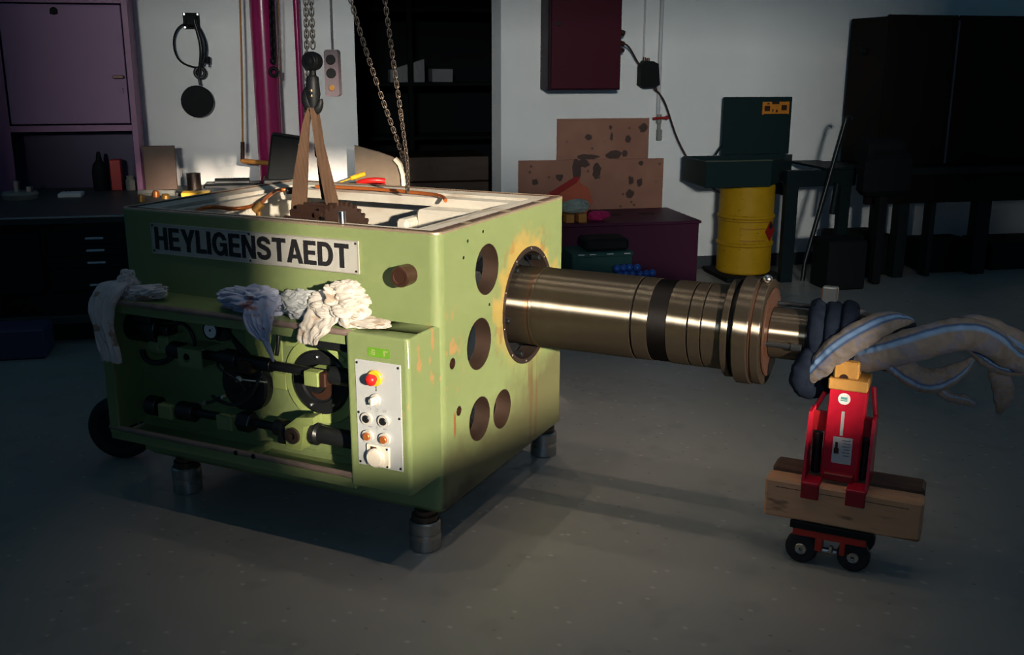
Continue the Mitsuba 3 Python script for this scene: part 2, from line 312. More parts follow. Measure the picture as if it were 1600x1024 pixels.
def drape(path, width, seed, thick=0.012, amp=0.018, nx=26, ny=44):
    """a cloth strip hung along a path: rows follow the path, folds run along it; given thickness"""
    p = smooth_path(path, 12); s = np.linspace(0, 1, ny); idx = s * (len(p) - 1)
    C = np.array([[np.interp(i, np.arange(len(p)), p[:, k]) for k in range(3)] for i in idx])
    u = np.linspace(-0.5, 0.5, nx); w = np.interp(s, np.linspace(0, 1, len(width)), width)
    V = np.zeros((ny, nx, 3))
    for i in range(ny):
        for j in range(nx):
            q = np.array([u[j] * 5.0, s[i] * 4.0, seed * 3.3])
            f = meshkit.fbm(q, 3, seed) - 0.5; g = abs(meshkit.fbm(q * [1.6, 0.6, 1], 2, seed + 5) - 0.5)
            e = 1 + 0.22 * (meshkit.noise(np.array([s[i] * 7, u[j] > 0, seed]), seed) - 0.5)
            V[i, j] = C[i] + [u[j] * w[i] * e, -amp * (1.6 * f + 3.0 * g) , 0.02 * f]
    a = V.reshape(-1, 3); b = a + [0, thick, 0]; N = len(a); F = []
    for i in range(ny - 1):
        for j in range(nx - 1):
            q = i * nx + j; F += [(q, q + 1, q + nx + 1), (q, q + nx + 1, q + nx), (N + q, N + q + nx + 1, N + q + 1), (N + q, N + q + nx, N + q + nx + 1)]
    edge = [i * nx for i in range(ny)] , [i * nx + nx - 1 for i in range(ny)], list(range(nx)), [(ny - 1) * nx + j for j in range(nx)]
    for e in edge:
        for k in range(len(e) - 1): F += [(e[k], e[k + 1], N + e[k + 1]), (e[k], N + e[k + 1], N + e[k])]
    m = trimesh.Trimesh(np.vstack([a, b]), F, process=False); m.fix_normals(); return m
def chain(pts, pitch=0.0185, wire=0.0026, lw=0.0070):
    p = smooth_path(pts, 30); s = np.r_[0, np.cumsum(np.linalg.norm(np.diff(p, axis=0), axis=1))]
    out = []; n = int(s[-1] / pitch)
    for i in range(n):
        q = [np.array([np.interp(x, s, p[:, k]) for k in range(3)]) for x in ((i - 0.2) * pitch, (i + 1.2) * pitch)]
        ax, a, b = frame(q[1] - q[0]); w = a if i % 2 else b
        w = (a + b) / math.sqrt(2) if i % 2 else (a - b) / math.sqrt(2)
        c = (q[0] + q[1]) / 2; h = np.linalg.norm(q[1] - q[0]) / 2 - lw + 0.002
        loop = [c + ax * (sgn * h + lw * math.sin(t) ) + w * lw * math.cos(t) for sgn, ts in ((1, np.linspace(0, math.pi, 5)), (-1, np.linspace(math.pi, 2 * math.pi, 5))) for t in ts]
        loop.append(loop[0]); out.append(tube(loop, wire, 5, smooth=False))
    return cat(out)
def place(m, o=(0, 0, 0), rz=0.0, rx=0.0, ry=0.0):
    M = trimesh.transformations.euler_matrix(rx, ry, rz); M[:3, 3] = o
    m = m.copy(); m.apply_transform(M); return m

# ------------------------------------------------------------------ scene tree helpers
USED = {}
def key(base):
    n = USED.get(base, -1) + 1; USED[base] = n
    return base if n == 0 else f'{base}_{n:03d}'
def thing(name, label, cat_, group=None):
    k = key(name); labels[k] = {'label': label, 'category': cat_}
    if group: labels[k]['group'] = group
    return k
def part(parent, name, mesh, bsdf, smooth=30, xf=None, label=None, kind=None, **kw):
    k = key(f'{parent}__{name}')
    d = mikit.ply(mesh, 'mat_' + bsdf, smooth=smooth, **kw)
    if xf is not None: d['to_world'] = xf
    scene[k] = d
    if label or kind:
        labels[k] = {}
        if label: labels[k]['label'] = label
        if kind: labels[k]['kind'] = kind
    return k
def single(name, mesh, bsdf, label, cat_, group=None, smooth=30, xf=None, **kw):
    k = thing(name, label, cat_, group); d = mikit.ply(mesh, 'mat_' + bsdf, smooth=smooth, **kw)
    if xf is not None: d['to_world'] = xf
    scene[k] = d; return k
def struct(name, mesh, bsdf, label, xf=None, smooth=False):
    d = mikit.ply(mesh, 'mat_' + bsdf, smooth=smooth)
    if xf is not None: d['to_world'] = xf
    scene[name] = d; labels[name] = {'label': label, 'kind': 'structure'}; return name

# the hall's rear wall has a frame of its own: local x along the wall, -y out of it into the hall, z up
WANG = 37.5
WALL = T().translate([-0.496, 5.246, 0.0]).rotate([0, 0, 1], WANG)
def wb(a0, a1, d0, d1, z0, z1, ch=0.004): return box(a0, a1, -d1, -d0, z0, z1, ch)
def wpart(parent, name, mesh, bsdf, **k): return part(parent, name, mesh, bsdf, xf=WALL, **k)
def wsingle(name, mesh, bsdf, label, cat_, **k): return single(name, mesh, bsdf, label, cat_, xf=WALL, **k)

# ------------------------------------------------------------------ the setting
struct('floor', box(-11, 9, -9, 12, -0.06, 0.0, 0), 'floor_paint', 'grey painted workshop floor with dark specks and glints painted as pale flecks')
OPL, OPR = -2.755, -1.70
struct('wall_back', cat(wb(-9, OPL, -0.36, 0, 0, 3.6, 0), wb(OPR, 7.5, -0.36, 0, 0, 3.6, 0), wb(OPL, OPR, -0.36, 0, 2.75, 3.6, 0)), 'wall_paint', 'white plastered back wall with a tall dark doorway', WALL)
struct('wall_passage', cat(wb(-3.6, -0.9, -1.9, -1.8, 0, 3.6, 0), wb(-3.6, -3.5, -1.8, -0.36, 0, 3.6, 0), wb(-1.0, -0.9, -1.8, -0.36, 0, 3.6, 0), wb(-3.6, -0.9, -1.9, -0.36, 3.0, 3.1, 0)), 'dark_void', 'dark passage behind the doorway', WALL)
struct('baseboard_back', cat(wb(OPR + 0.02, 7.5, 0, 0.015, 0, 0.10)), 'baseboard', 'dark skirting along the back wall', WALL)

# unseen wall behind the camera; its openings and added fin shape the light
FH, RH = np.array([-0.4290, 0.9033, 0.0]), np.array([0.9033, 0.4290, 0.0])
RO = np.array([EYE[0], EYE[1], 0.0]) - 3.0 * FH
def rear_xy(p): return np.array([(p - RO) @ RH, p[2]])
def through(u, v):
    """where the ray from the sun to the point (u, v) of the beam's cross-section passes the rear wall"""
    S, P = np.array(SUN_AT), np.array(SUN_TO); L = (S - P) / np.linalg.norm(S - P)
    U = np.cross([0, 0, 1.0], L); U /= np.linalg.norm(U); V = np.cross(L, U)
    q = P + U * u + V * v; d = S - q; t = (RO - q) @ FH / (d @ FH); return rear_xy(q + d * t)
SUN_OPENING = [through(-0.80, -0.67), through(0.80, -0.67), through(0.80, 0.64), through(-0.80, 0.64)]
rear = sg.box(-9, 0, 9, 7).difference(sg.box(-1.77, 2.49, .40, 3.37)).difference(sg.box(.35, 1.88, 1.52, 3.37)).difference(sg.Polygon(SUN_OPENING))
labels['setting_sun'] = {'label': 'low sun outside', 'kind': 'structure'}; labels['unseen_wall_light'] = {'label': 'unseen light panel behind the camera, for the back wall', 'kind': 'structure'}
struct('unseen_rear_wall', prism(rear, 0.05, RO, RH, (0, 0, 1)), 'baseboard', 'unseen wall behind the camera with openings shaped to limit the light')
struct('added_light_fin', prism(sg.box(0, 0, 8.0, 7), 0.1, RO + RH * 1.95, -FH, (0, 0, 1)), 'baseboard', 'added fin that stops light leaking between the openings')

# ------------------------------------------------------------------ the green casting
W, D, ZB, ZT = 1.327, 1.014, 0.140, 1.088
H1 = thing('lathe_headstock', 'large pale green machine casting with an open top standing on steel feet', 'machine')
HOLES = [(0.330, 0.916, 0.088), (0.268, 0.668, 0.090), (0.268, 0.398, 0.079), (0.446, 0.378, 0.073)]
BY, BZ = 0.670, 0.7186
def xc(y, z, r, x0, x1, n=48): return man(lathe([(0, 0), (0, r), (x1 - x0, r), (x1 - x0, 0)], (x0, y, z), (1, 0, 0), n))
def plan(x0, x1, y0, y1, z0, z1, r): return man(trimesh.creation.extrude_polygon(rrect(x0, x1, y0, y1, r), z1 - z0, engine='earcut')).translate([0, 0, z0])
outer = m3.Manifold.batch_hull([plan(-W, 0, 0, D, ZB + 0.02, ZT - 0.006, 0.038), plan(-W + 0.02, -0.02, 0.02, D - 0.02, ZB, ZT - 0.006, 0.03)])
cuts = xc(BY, BZ, 0.221, -0.2, 0.1)
for y, z, r in HOLES: cuts = cuts + xc(y, z, r, -0.2, 0.1)
cuts = cuts + xc(0.077, 0.649, 0.019, -0.04, 0.1, 24) + xc(0.117, 0.474, 0.017, -0.04, 0.1, 24)
cavity = plan(-W + 0.055, -0.055, 0.055, D - 0.055, ZB + 0.10, ZT + 0.1, 0.03)
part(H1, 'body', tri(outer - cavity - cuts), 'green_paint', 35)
lin = plan(-W + 0.054, -0.054, 0.054, D - 0.054, ZB + 0.10, ZT - 0.02, 0.03) - plan(-W + 0.062, -0.062, 0.062, D - 0.062, ZB + 0.11, ZT + 0.1, 0.03) - cuts
part(H1, 'lining', tri(lin), 'inner_white', 35, label='white painted inside')
for y, z, r in HOLES:
    part(H1, 'bore_lining', lathe([(0, r - 0.003), (0, r + 0.0005), (0.0585, r + 0.0005), (0.0585, r - 0.003), (0, r - 0.003)], (-0.059, y, z), (1, 0, 0), 48), 'bore_steel', 40, label='bare steel bore')
for y, z, r in ((0.077, 0.649, 0.0195), (0.117, 0.474, 0.0175)):
    part(H1, 'screw_hole', lathe([(0, 0), (0, r - 0.003), (0.028, r - 0.003), (0.028, r), (-0.004, r), (-0.004, 0)], (-0.028, y, z), (1, 0, 0), 24), 'brown_metal', 30)
# spindle bore ring with its screws
part(H1, 'bearing_ring', lathe([(0, 0.201), (0, 0.2215), (0.066, 0.2215), (0.066, 0.203), (0, 0.201)], (-0.064, BY, BZ), (1, 0, 0), 64), 'dark_steel', 30, label='dark steel ring around the spindle')
for k in range(10):
    w = 2 * math.pi * (k + 0.35) / 10
    part(f'{H1}__bearing_ring', 'bolt', cyl((-0.004, BY + 0.2125 * math.cos(w), BZ + 0.2125 * math.sin(w)), (0.004, BY + 0.2125 * math.cos(w), BZ + 0.2125 * math.sin(w)), 0.0055, 8), 'steel', 30)
for k in range(6):
    w = 2 * math.pi * (k + 0.1) / 6
    part(f'{H1}__bearing_ring', 'stud', cyl((-0.02, BY + 0.185 * math.cos(w), BZ + 0.185 * math.sin(w)), (0.012, BY + 0.185 * math.cos(w), BZ + 0.185 * math.sin(w)), 0.011, 10), 'black_metal', 30)
part(H1, 'gap_shade_ring', lathe([(0, 0.149), (0, 0.2005), (0.085, 0.2005), (0.085, 0.175), (0.10, 0.17), (0.10, 0.149), (0, 0.149)], (-0.155, BY, BZ), (1, 0, 0), 48), 'black_metal', 30)  # black ring: shade of the deep gap put into its colour
# top flange: machined edge, dark gasket, white inner rim with a groove
def ring(a, b, z0, z1):
    (l0, r0, f0, k0), (l1, r1, f1, k1) = a, b
    o = plan(-W + l0, -r0, f0, D - k0, z0, z1, max(0.036 - r0, 0.006)); i = plan(-W + l1, -r1, f1, D - k1, z0 - 0.1, z1 + 0.1, max(0.036 - r1, 0.008)); return tri(o - i)
part(H1, 'rim_edge', ring((0, 0, 0, 0), (.014, .014, .014, .014), ZT - 0.007, ZT), 'rim_metal', 30, label='bare machined rim')
part(H1, 'gasket', ring((.014, .014, .014, .014), (.026, .046, .040, .022), ZT - 0.007, ZT - 0.001), 'gasket_brown', 30, label='dark sealing strip')
part(H1, 'flange', ring((.026, .046, .040, .022), (.12, .098, .075, .115), ZT - 0.03, ZT - 0.004), 'inner_white', 30, label='white inner rim')
part(H1, 'flange_groove', ring((.118, .096, .074, .113), (.155, .125, .095, .135), ZT - 0.05, ZT - 0.022), 'grey_groove', 30)
part(H1, 'flange_lip', ring((.153, .123, .093, .133), (.19, .145, .105, .205), ZT - 0.045, ZT - 0.012), 'inner_white', 30)
part(H1, 'inner_wall', cat(box(-.50, -.075, .70, .82, .55, ZT - .045, .012), box(-.545, -.49, .62, .82, .55, ZT - .075, .02)), 'inner_white', 30)
part(H1, 'bearing_boss', box(-.545, -.10, .40, .70, .30, .86, .03), 'inner_white', 30)
for k, (x, y) in enumerate([(-.03, .22), (-.03, .52), (-.03, .80)]):
    part(H1, 'rim_scrape', box(x - .012, x + .016, y, y + .03, ZT - .0015, ZT + .0006, 0), 'rim_metal', False)
# frame in front of the lower part: shelf, left cheek, tray
FY = -0.172
part(H1, 'shelf', cat(box(-1.285, -.225, FY + .012, .01, .776, .792, .003), box(-1.285, -.225, FY + .012, FY + .02, .742, .79, .003)), 'green_plain', 30)
part(f'{H1}__shelf', 'bead', tube([(-1.287, FY + .008, .783), (-.75, FY + .008, .783), (-.225, FY + .008, .783)], .0105, 12), 'worn_edge', 40, label='worn rounded edge')
part(H1, 'cheek', cat(box(-1.293, -1.277, FY, .01, .285, .792, .004), box(-1.293, -1.245, FY, FY + .016, .285, .775, .004)), 'green_plain', 30)
part(H1, 'tray', cat(box(-1.293, -.225, FY + .01, .01, .262, .272, .003), box(-1.293, -.225, -.016, .01, .262, .296, .004), box(-1.293, -.225, FY + .004, FY + .018, .262, .302, .004)), 'green_plain', 30)
part(f'{H1}__tray', 'bead', tube([(-1.295, FY + .009, .306), (-.75, FY + .009, .306), (-.225, FY + .009, .306)], .0105, 12), 'worn_edge', 40, label='worn rounded edge')
part(f'{H1}__tray', 'rib', box(-.700, -.680, FY + .012, -.01, .27, .300, .004), 'green_plain', 30)
for x in (-.71, -.635):
    part(f'{H1}__tray', 'drain_hole', cyl((x, FY - .0035, .306), (x, FY + .004, .306), .0085, 12), 'black_matte', 30)
part(H1, 'front_panel', box(-1.277, -.23, -.010, .004, .29, .78, .002), 'green_plain', 30)
# control box
cb = m3.Manifold.batch_hull([man(prism(rrect(-.240, -.010, -.178, .03, .016), .50, (0, 0, .284), (1, 0, 0), (0, 1, 0))), man(prism(rrect(-.232, -.020, -.17, .03, .012), .512, (0, 0, .278), (1, 0, 0), (0, 1, 0)))])
CB = part(H1, 'control_box', tri(cb), 'green_paint', 35)
part(CB, 'edge_scuff', tube([(-.0155, -.1735, .782), (-.0135, -.1745, .74), (-.0135, -.1745, .70)], .0024, 6), 'cream_plastic', 40)
PX0, PX1, PZ0, PZ1, PY = -.203, -.038, .360, .708, -.181
PN = part(H1, 'control_panel', box(PX0, PX1, PY, -.176, PZ0, PZ1, .0012), 'panel_grey', 30, label='grey operating panel with buttons')
for x in (PX0 + .008, PX1 - .008):
    for z in (PZ0 + .010, .535, PZ1 - .010):
        part(PN, 'screw', cyl((x, PY + .001, z), (x, PY - .0025, z), .004, 10), 'black_metal', 30)
def dome(c, r, h, n=24): return lathe([(0, 0), (0, r), (h * .35, r), (h * .75, r * .8), (h, r * .4), (h * 1.02, 0)], c, (0, -1, 0), n)
part(PN, 'emergency_stop_collar', cyl((-.127, PY, .657), (-.127, PY - .012, .657), .0255, 32), 'yellow_plastic', 30, label='yellow collar')
part(PN, 'emergency_stop_button', cat(cyl((-.127, PY - .01, .657), (-.127, PY - .03, .657), .012, 20), place(dome((0, 0, 0), .0185, .016, 28), (-.127, PY - .027, .657))), 'red_plastic', 40, label='red mushroom button')
part(PN, 'selector_base', cyl((-.128, PY, .586), (-.128, PY - .009, .586), .0195, 28), 'chrome_white', 30)
part(PN, 'selector_knob', cat(cyl((-.128, PY - .008, .586), (-.128, PY - .026, .586), .013, 24), box(-.1315, -.1245, PY - .032, PY - .02, .574, .598, .002)), 'cream_plastic', 30)
part(PN, 'index_line', box(-.1285, -.1265, PY - .0008, PY + .001, .612, .628, 0), 'letter_black', False)
for i, (x, z) in enumerate([(-.163, .5195), (-.1005, .5205), (-.161, .4625), (-.0995, .4615)]):
    ring_ = part(PN, 'button_ring', pipe((x, PY + .001, z), (x, PY - .010, z), .0195, .0125, 28), 'chrome_white', 30)
    part(ring_.rsplit('__', 1)[0], 'button', cyl((x, PY + .001, z), (x, PY - .014 - .004 * (i > 1), z), .0122, 20), 'black_metal' if i < 2 else 'copper', 30)
for x, z, w, h in [(-.155, .551, .012, .008), (-.128, .551, .010, .010), (-.10, .551, .012, .008), (-.155, .4925, .014, .004), (-.128, .4925, .009, .009), (-.1, .4925, .014, .004)]:
    f = sg.Point(0, 0).buffer(h / 2, 10).difference(sg.Point(0, 0).buffer(h / 2 - .0013, 10)) if w < .011 else sg.box(-w / 2, -h / 2, w / 2, h / 2).difference(sg.box(-w / 2 + .0014, -h / 2 + .0014, w / 2 - .0014, h / 2 - .0014))
    part(PN, 'symbol', prism(f, .0012, (x, PY + .0006, z), (1, 0, 0), (0, 0, 1)), 'print_grey', False)
so_ = part(H1, 'socket_outlet', box(-.166, -.083, -.190, -.180, .366, .436, .003), 'cream_plastic', 30, label='white socket with round lid')
part(so_, 'lid', lathe([(0, 0), (0, .031), (.010, .031), (.016, .026), (.018, 0)], (-.130, -.189, .397), (0, -1, 0), 36), 'cream_plastic', 35)
part(so_, 'mark', box(-.150, -.128, -.1912, -.189, .423, .431, 0), 'brown_metal', False)
for x, z in ((-.089, .372), (-.089, .43)): part(so_, 'screw', cyl((x, -.189, z), (x, -.1925, z), .0035, 8), 'black_metal')
stk = part(H1, 'sticker', prism(rrect(-.155, -.076, .722, .752, .006), .0016, (0, -.1775, 0), (1, 0, 0), (0, 0, 1)), 'green_label', False, label='bright green sticker with pale signs')
for x0 in (-.146, -.146, -.146):
    pass
for k, z in enumerate((.729, .735, .741)): part(stk, 'sign', box(-.143, -.129, -.1797, -.1785, z, z + .004, 0), 'green_lime', False)
part(stk, 'sign', box(-.098, -.093, -.1797, -.1785, .728, .746, 0), 'green_lime', False)
part(stk, 'sign', box(-.098, -.084, -.1797, -.1785, .741, .746, 0), 'green_lime', False)
# the name plate
NP = part(H1, 'name_plate', box(-1.174, -.294, -.006, .003, .9335, 1.0425, .0015), 'plate_grey', 30, label='grey plate lettered HEYLIGENSTAEDT')
part(NP, 'plate_edge', cat(box(-1.174, -.294, -.0072, -.005, 1.0395, 1.0425, 0), box(-1.174, -.294, -.0072, -.005, .9335, .9365, 0), box(-.297, -.294, -.0072, -.005, .9335, 1.0425, 0), box(-1.174, -1.171, -.0072, -.005, .9335, 1.0425, 0)), 'plate_edge', False)
def glyph(ch, h=.080, t=.0172):
    """bold grotesque capitals as polygons"""
    B = lambda x0, y0, x1, y1: sg.box(x0, y0, x1, y1)
    L = lambda p, w=t: sg.LineString(p).buffer(w / 2, cap_style=2, join_style=1, quad_segs=8)
    U = so.unary_union
    if ch == 'H': return U([B(0, 0, t, h), B(.040, 0, .040 + t, h), B(0, .033, .05, .033 + .0145)])
    if ch == 'E': return U([B(0, 0, t, h), B(0, 0, .049, .0145), B(0, h - .0145, .048, h), B(0, .0335, .045, .0475)])
    if ch == 'L': return U([B(0, 0, t, h), B(0, 0, .045, .0150)])
    if ch == 'I': return B(0, 0, t, h)
    if ch == 'T': return U([B(.0185, 0, .0185 + t, h), B(0, h - .0150, .0542, h)])
    if ch == 'N': return U([B(0, 0, .0155, h), B(.042, 0, .0575, h), sg.Polygon([(0, h), (.0170, h), (.0575, 0), (.0405, 0)])])
    if ch == 'Y': return U([B(.0228, 0, .0228 + t, .036), sg.Polygon([(0, h), (.0195, h), (.0314, .050), (.0433, h), (.0628, h), (.040, .028), (.0228, .028)])])
    if ch == 'A': return sg.Polygon([(0, 0), (.0175, 0), (.0222, .0155), (.0428, .0155), (.0475, 0), (.065, 0), (.0415, h), (.0235, h)]).difference(sg.Polygon([(.0258, .0285), (.0392, .0285), (.0325, .0565)]))
    el = lambda cx, rx, ry: sa.scale(sg.Point(cx, h / 2).buffer(1, 24), rx, ry)
    if ch == 'D':
        o = U([B(0, 0, .030, h), el(.028, .031, h / 2).intersection(B(.028, 0, 1, h))]); i = U([B(t, .0150, .029, h - .0150), el(.028, .0138, h / 2 - .0150).intersection(B(.0278, 0, 1, h))]); return o.difference(i)
    if ch == 'G':
        r = el(.032, .0325, .0412).difference(el(.032, .0153, .0262)); r = r.difference(sg.Polygon([(.034, .0455), (.09, .0455), (.09, .0545), (.0475, .0545), (.036, .0455)])).difference(B(.034, .0375, .08, .0455))
        return U([r, B(.033, .0315, .0640, .0445), B(.0515, 0, .0640, .036)]).difference(B(.0585, -.01, .0645, 0)).intersection(B(-.01, -.0012, .064, .0812))
    pts = [(.0468, .0555), (.0455, .0625), (.0395, .0690), (.0285, .0722), (.0170, .0700), (.0098, .0630), (.0090, .0555), (.0140, .0485), (.0280, .0425), (.0420, .0365), (.0480, .0285), (.0475, .0200), (.0405, .0115), (.0285, .0080), (.0160, .0100), (.0090, .0175), (.0078, .0255)]
    from scipy.interpolate import CubicSpline
    p_ = np.array(pts); return L(CubicSpline(np.arange(len(p_)), p_)(np.linspace(0, len(p_) - 1, 80)), .0165)
WORD, x, xs = 'HEYLIGENSTAEDT', 0.0, []
glyphs = []
for ch in WORD:
    poly = glyph(ch); g = cat([trimesh.creation.extrude_polygon(q_, .0016, engine='earcut') for q_ in getattr(poly, 'geoms', [poly])])
    glyphs.append((g, x, poly.bounds[2])); x += poly.bounds[2] + (.0030 if ch in 'TALY' else .0062)
fit = (1.157 - .330) / (x - .0030)
for g, x0, w in glyphs:
    v = g.vertices.copy(); g2 = trimesh.Trimesh(np.c_[-1.157 + (x0 + v[:, 0]) * fit, -.0058 - v[:, 2], .950 + v[:, 1]], g.faces, process=False)
    part(NP, 'letter', g2, 'letter_black', False)
for x in (-1.165, -.733, -.303):
    for z in (.943, 1.034): part(NP, 'screw', cyl((x, -.004, z), (x, -.009, z), .0038, 10), 'black_metal', 30)
# round plug on the front
PL = part(H1, 'plug', lathe([(0, 0), (0, .0335), (.052, .0335), (.058, .030), (.058, .022), (.055, .020), (.055, 0)], (-.112, .002, .950), (0, -1, 0), 36), 'brown_metal', 30, label='brown turned steel plug')
for y, z in ((.19, 1.035), (.30, 1.05), (.16, .985), (.345, .79)): part(H1, 'pin_hole', cyl((-.004, y, z), (.0012, y, z), .0055, 10), 'black_matte', 30)
# shafts and gear inside the recess
part(H1, 'cover_disc', lathe([(0, 0), (0, .112), (.02, .112), (.026, .104), (.026, .07), (.018, .066), (.018, .03), (.03, .028), (.03, 0)], (-.452, -.010, .553), (0, -1, 0), 40), 'black_metal', 30, label='round black cover')
part(f'{H1}__cover_disc', 'crescent', prism(sg.Point(0, 0).buffer(.05, 20).difference(sg.Point(-.022, .018).buffer(.05, 20)), .006, (-.445, -.030, .545), (1, 0, 0), (0, 0, 1)), 'brown_metal', False)
for w in (0.2, 1.6, 2.9, 4.3, 5.4): part(f'{H1}__cover_disc', 'bolt', cyl((-.452 + .09 * math.cos(w), -.03, .553 + .09 * math.sin(w)), (-.452 + .09 * math.cos(w), -.042, .553 + .09 * math.sin(w)), .006, 8), 'steel')
part(H1, 'cover_disc', lathe([(0, 0), (0, .10), (.03, .10), (.036, .09), (.036, .05), (.06, .048), (.06, 0)], (-.765, -.010, .505), (0, -1, 0), 40), 'black_metal', 30)
part(H1, 'cast_boss', cat(lathe([(0, 0), (0, .155), (.012, .150), (.012, 0)], (-.452, -.008, .555), (0, -1, 0), 40), box(-.60, -.36, -.014, -.006, .66, .735, .01)), 'green_lime', 30)
rodz = [(-1.215, .612), (-.28, .606)]
part(H1, 'shift_rod', cat(cyl((-1.10, -.085, .611), (-.245, -.085, .606), .0165, 16), cyl((-1.05, -.085, .611), (-.97, -.085, .611), .030, 20), cyl((-.80, -.085, .609), (-.74, -.085, .609), .034, 20), cyl((-.36, -.085, .607), (-.25, -.085, .606), .030, 20), cyl((-.83, -.085, .61), (-.60, -.085, .608), .024, 16)), 'black_metal', 35)
part(H1, 'shift_rod', cat(cyl((-1.165, -.085, .385), (-.245, -.085, .392), .015, 16), cyl((-1.175, -.085, .384), (-1.125, -.085, .384), .036, 24), cyl((-1.03, -.085, .385), (-.955, -.085, .386), .034, 20), cyl((-.755, -.085, .388), (-.70, -.085, .388), .036, 6), cyl((-.60, -.085, .39), (-.555, -.085, .39), .030, 20), cyl((-.42, -.085, .392), (-.245, -.085, .392), .030, 20)), 'black_metal', 35)
part(H1, 'coupling', lathe([(0, 0), (0, .03), (.01, .038), (.03, .038), (.04, .03), (.04, 0)], (-.455, -.085, .391), (1, 0, 0), 20), 'black_metal', 30)
part(H1, 'motor', cat(cyl((-1.23, -.07, .675), (-1.09, -.07, .675), .055, 28), box(-1.20, -1.10, -.13, -.02, .70, .765, .01), cyl((-1.09, -.07, .675), (-1.05, -.07, .675), .03, 20)), 'black_metal', 35)
part(H1, 'valve_body', cat(cyl((-1.13, -.085, .615), (-1.08, -.085, .613), .032, 20), box(-1.09, -1.04, -.11, -.01, .595, .66, .006)), 'green_plain', 30)
ub = sg.box(0, 0, .105, .066).difference(sg.Point(.037, .033).buffer(.016, 12))
part(H1, 'bracket', cat(prism(ub, .006, (-.972, -.128, .572), (1, 0, 0), (0, 0, 1)), box(-.972, -.875, -.128, -.02, .632, .638, .002), box(-.972, -.86, -.128, -.02, .572, .578, .002)), 'green_plain', 30)
part(H1, 'block', box(-.720, -.665, -.125, -.045, .577, .620, .004), 'brown_metal', 30)
part(H1, 'block', box(-.443, -.385, -.130, -.04, .572, .622, .004), 'green_lime', 30)
part(H1, 'block', box(-.385, -.36, -.125, -.045, .572, .622, .004), 'brown_metal', 30)
part(H1, 'block', box(-1.100, -1.035, -.125, -.045, .355, .410, .004), 'green_plain', 30)
part(H1, 'block', box(-.828, -.758, -.130, -.04, .358, .412, .004), 'green_plain', 30)
pb = sg.Polygon([(0, 0), (.0, .075), (.05, .115), (.115, .125), (.115, .10), (.075, .085), (.06, .0)]).difference(sg.Point(.032, .05).buffer(.021, 12))
part(H1, 'pillow_block', prism(pb, .05, (-.520, -.09, .345), (1, 0, 0), (0, 0, 1)), 'green_lime', 30)
part(H1, 'bearing_bush', lathe([(0, .013), (0, .028), (.03, .028), (.03, .013), (0, .013)], (-.488, -.12, .395), (0, -1, 0), 24), 'dark_steel', 30)
G = part(H1, 'pressure_gauge', cat(lathe([(0, 0), (0, .033), (.028, .033), (.030, .030), (.030, .0275), (.026, .027), (.026, 0)], (-.862, -.058, .700), (0, -1, 0), 32), cyl((-.845, -.04, .725), (-.845, -.04, .66), .028, 16)), 'black_metal', 30, label='small round pressure gauge')
part(G, 'dial', cyl((-.862, -.083, .700), (-.862, -.0865, .700), .0268, 28, .0003), 'white_paper', 30, label='pale dial')
part(G, 'needle', cat(place(box(-.001, .001, 0, .0008, -.003, .017, 0), (-.862, -.0878, .700), 0, 0, .9), cyl((-.862, -.0862, .7), (-.862, -.0885, .7), .0045, 10)), 'letter_black', False)
for pts, r in [([(-.84, -.06, .715), (-.80, -.07, .70), (-.74, -.08, .645), (-.655, -.075, .578)], .008),
               ([(-.83, -.05, .705), (-.79, -.06, .68), (-.73, -.06, .63), (-.69, -.06, .59)], .007),
               ([(-.84, -.12, .475), (-.79, -.14, .470), (-.70, -.14, .475), (-.66, -.13, .515), (-.645, -.10, .57)], .006),
               ([(-1.06, -.1, .71), (-1.0, -.1, .715), (-.955, -.1, .71), (-.93, -.1, .68), (-.935, -.09, .63)], .006),
               ([(-1.10, -.08, .76), (-1.02, -.09, .735), (-.95, -.09, .735), (-.87, -.08, .728)], .006),
               ([(-1.01, -.08, .77), (-1.01, -.08, .72), (-1.02, -.08, .70), (-1.10, -.08, .70)], .005),
               ([(-1.16, -.11, .60), (-1.14, -.12, .575), (-1.08, -.12, .565), (-1.03, -.10, .59)], .010),
               ([(-.60, -.05, .77), (-.59, -.06, .70), (-.595, -.07, .64)], .007),
               ([(-.80, -.13, .60), (-.76, -.15, .585), (-.71, -.15, .565), (-.69, -.13, .52)], .004),
               ([(-.86, -.14, .455), (-.82, -.15, .468), (-.78, -.15, .49)], .005)]:
    part(H1, 'hose', tube(pts, r, 8), 'black_metal', 60)
part(H1, 'fitting', cat(cyl((-.868, -.14, .45), (-.852, -.145, .458), .007, 8), cyl((-.775, -.15, .488), (-.76, -.15, .497), .006, 8)), 'bright_steel')
part(H1, 'lever_knob', cat(ball((-.722, -.12, .553), .0115), cyl((-.722, -.12, .553), (-.65, -.06, .535), .0025, 6)), 'cream_plastic', 40)
part(H1, 'lever_tag', place(box(-.035, .035, -.004, .004, -.009, .009, .002), (-.33, -.10, .686), 0, 0, .55), 'green_lime', 30)
part(f'{H1}__lever_tag', 'tie', tube([(-.36, -.10, .705), (-.375, -.10, .713), (-.385, -.09, .72)], .003, 6), 'cream_plastic')
for b_ in ((-.40, -.245, -.12, -.012, .70, .772, .008), (-.62, -.57, -.09, -.012, .72, .776, .006), (-.575, -.50, -.12, -.02, .345, .405, .006)): part(H1, 'gearbox', box(*b_), 'black_metal', 30)
part(H1, 'inspection_plate', cat(box(-.77, -.615, -.016, -.008, .60, .735, .003), box(-.66, -.6, -.02, -.008, .50, .56, .003)), 'green_lime', 30)
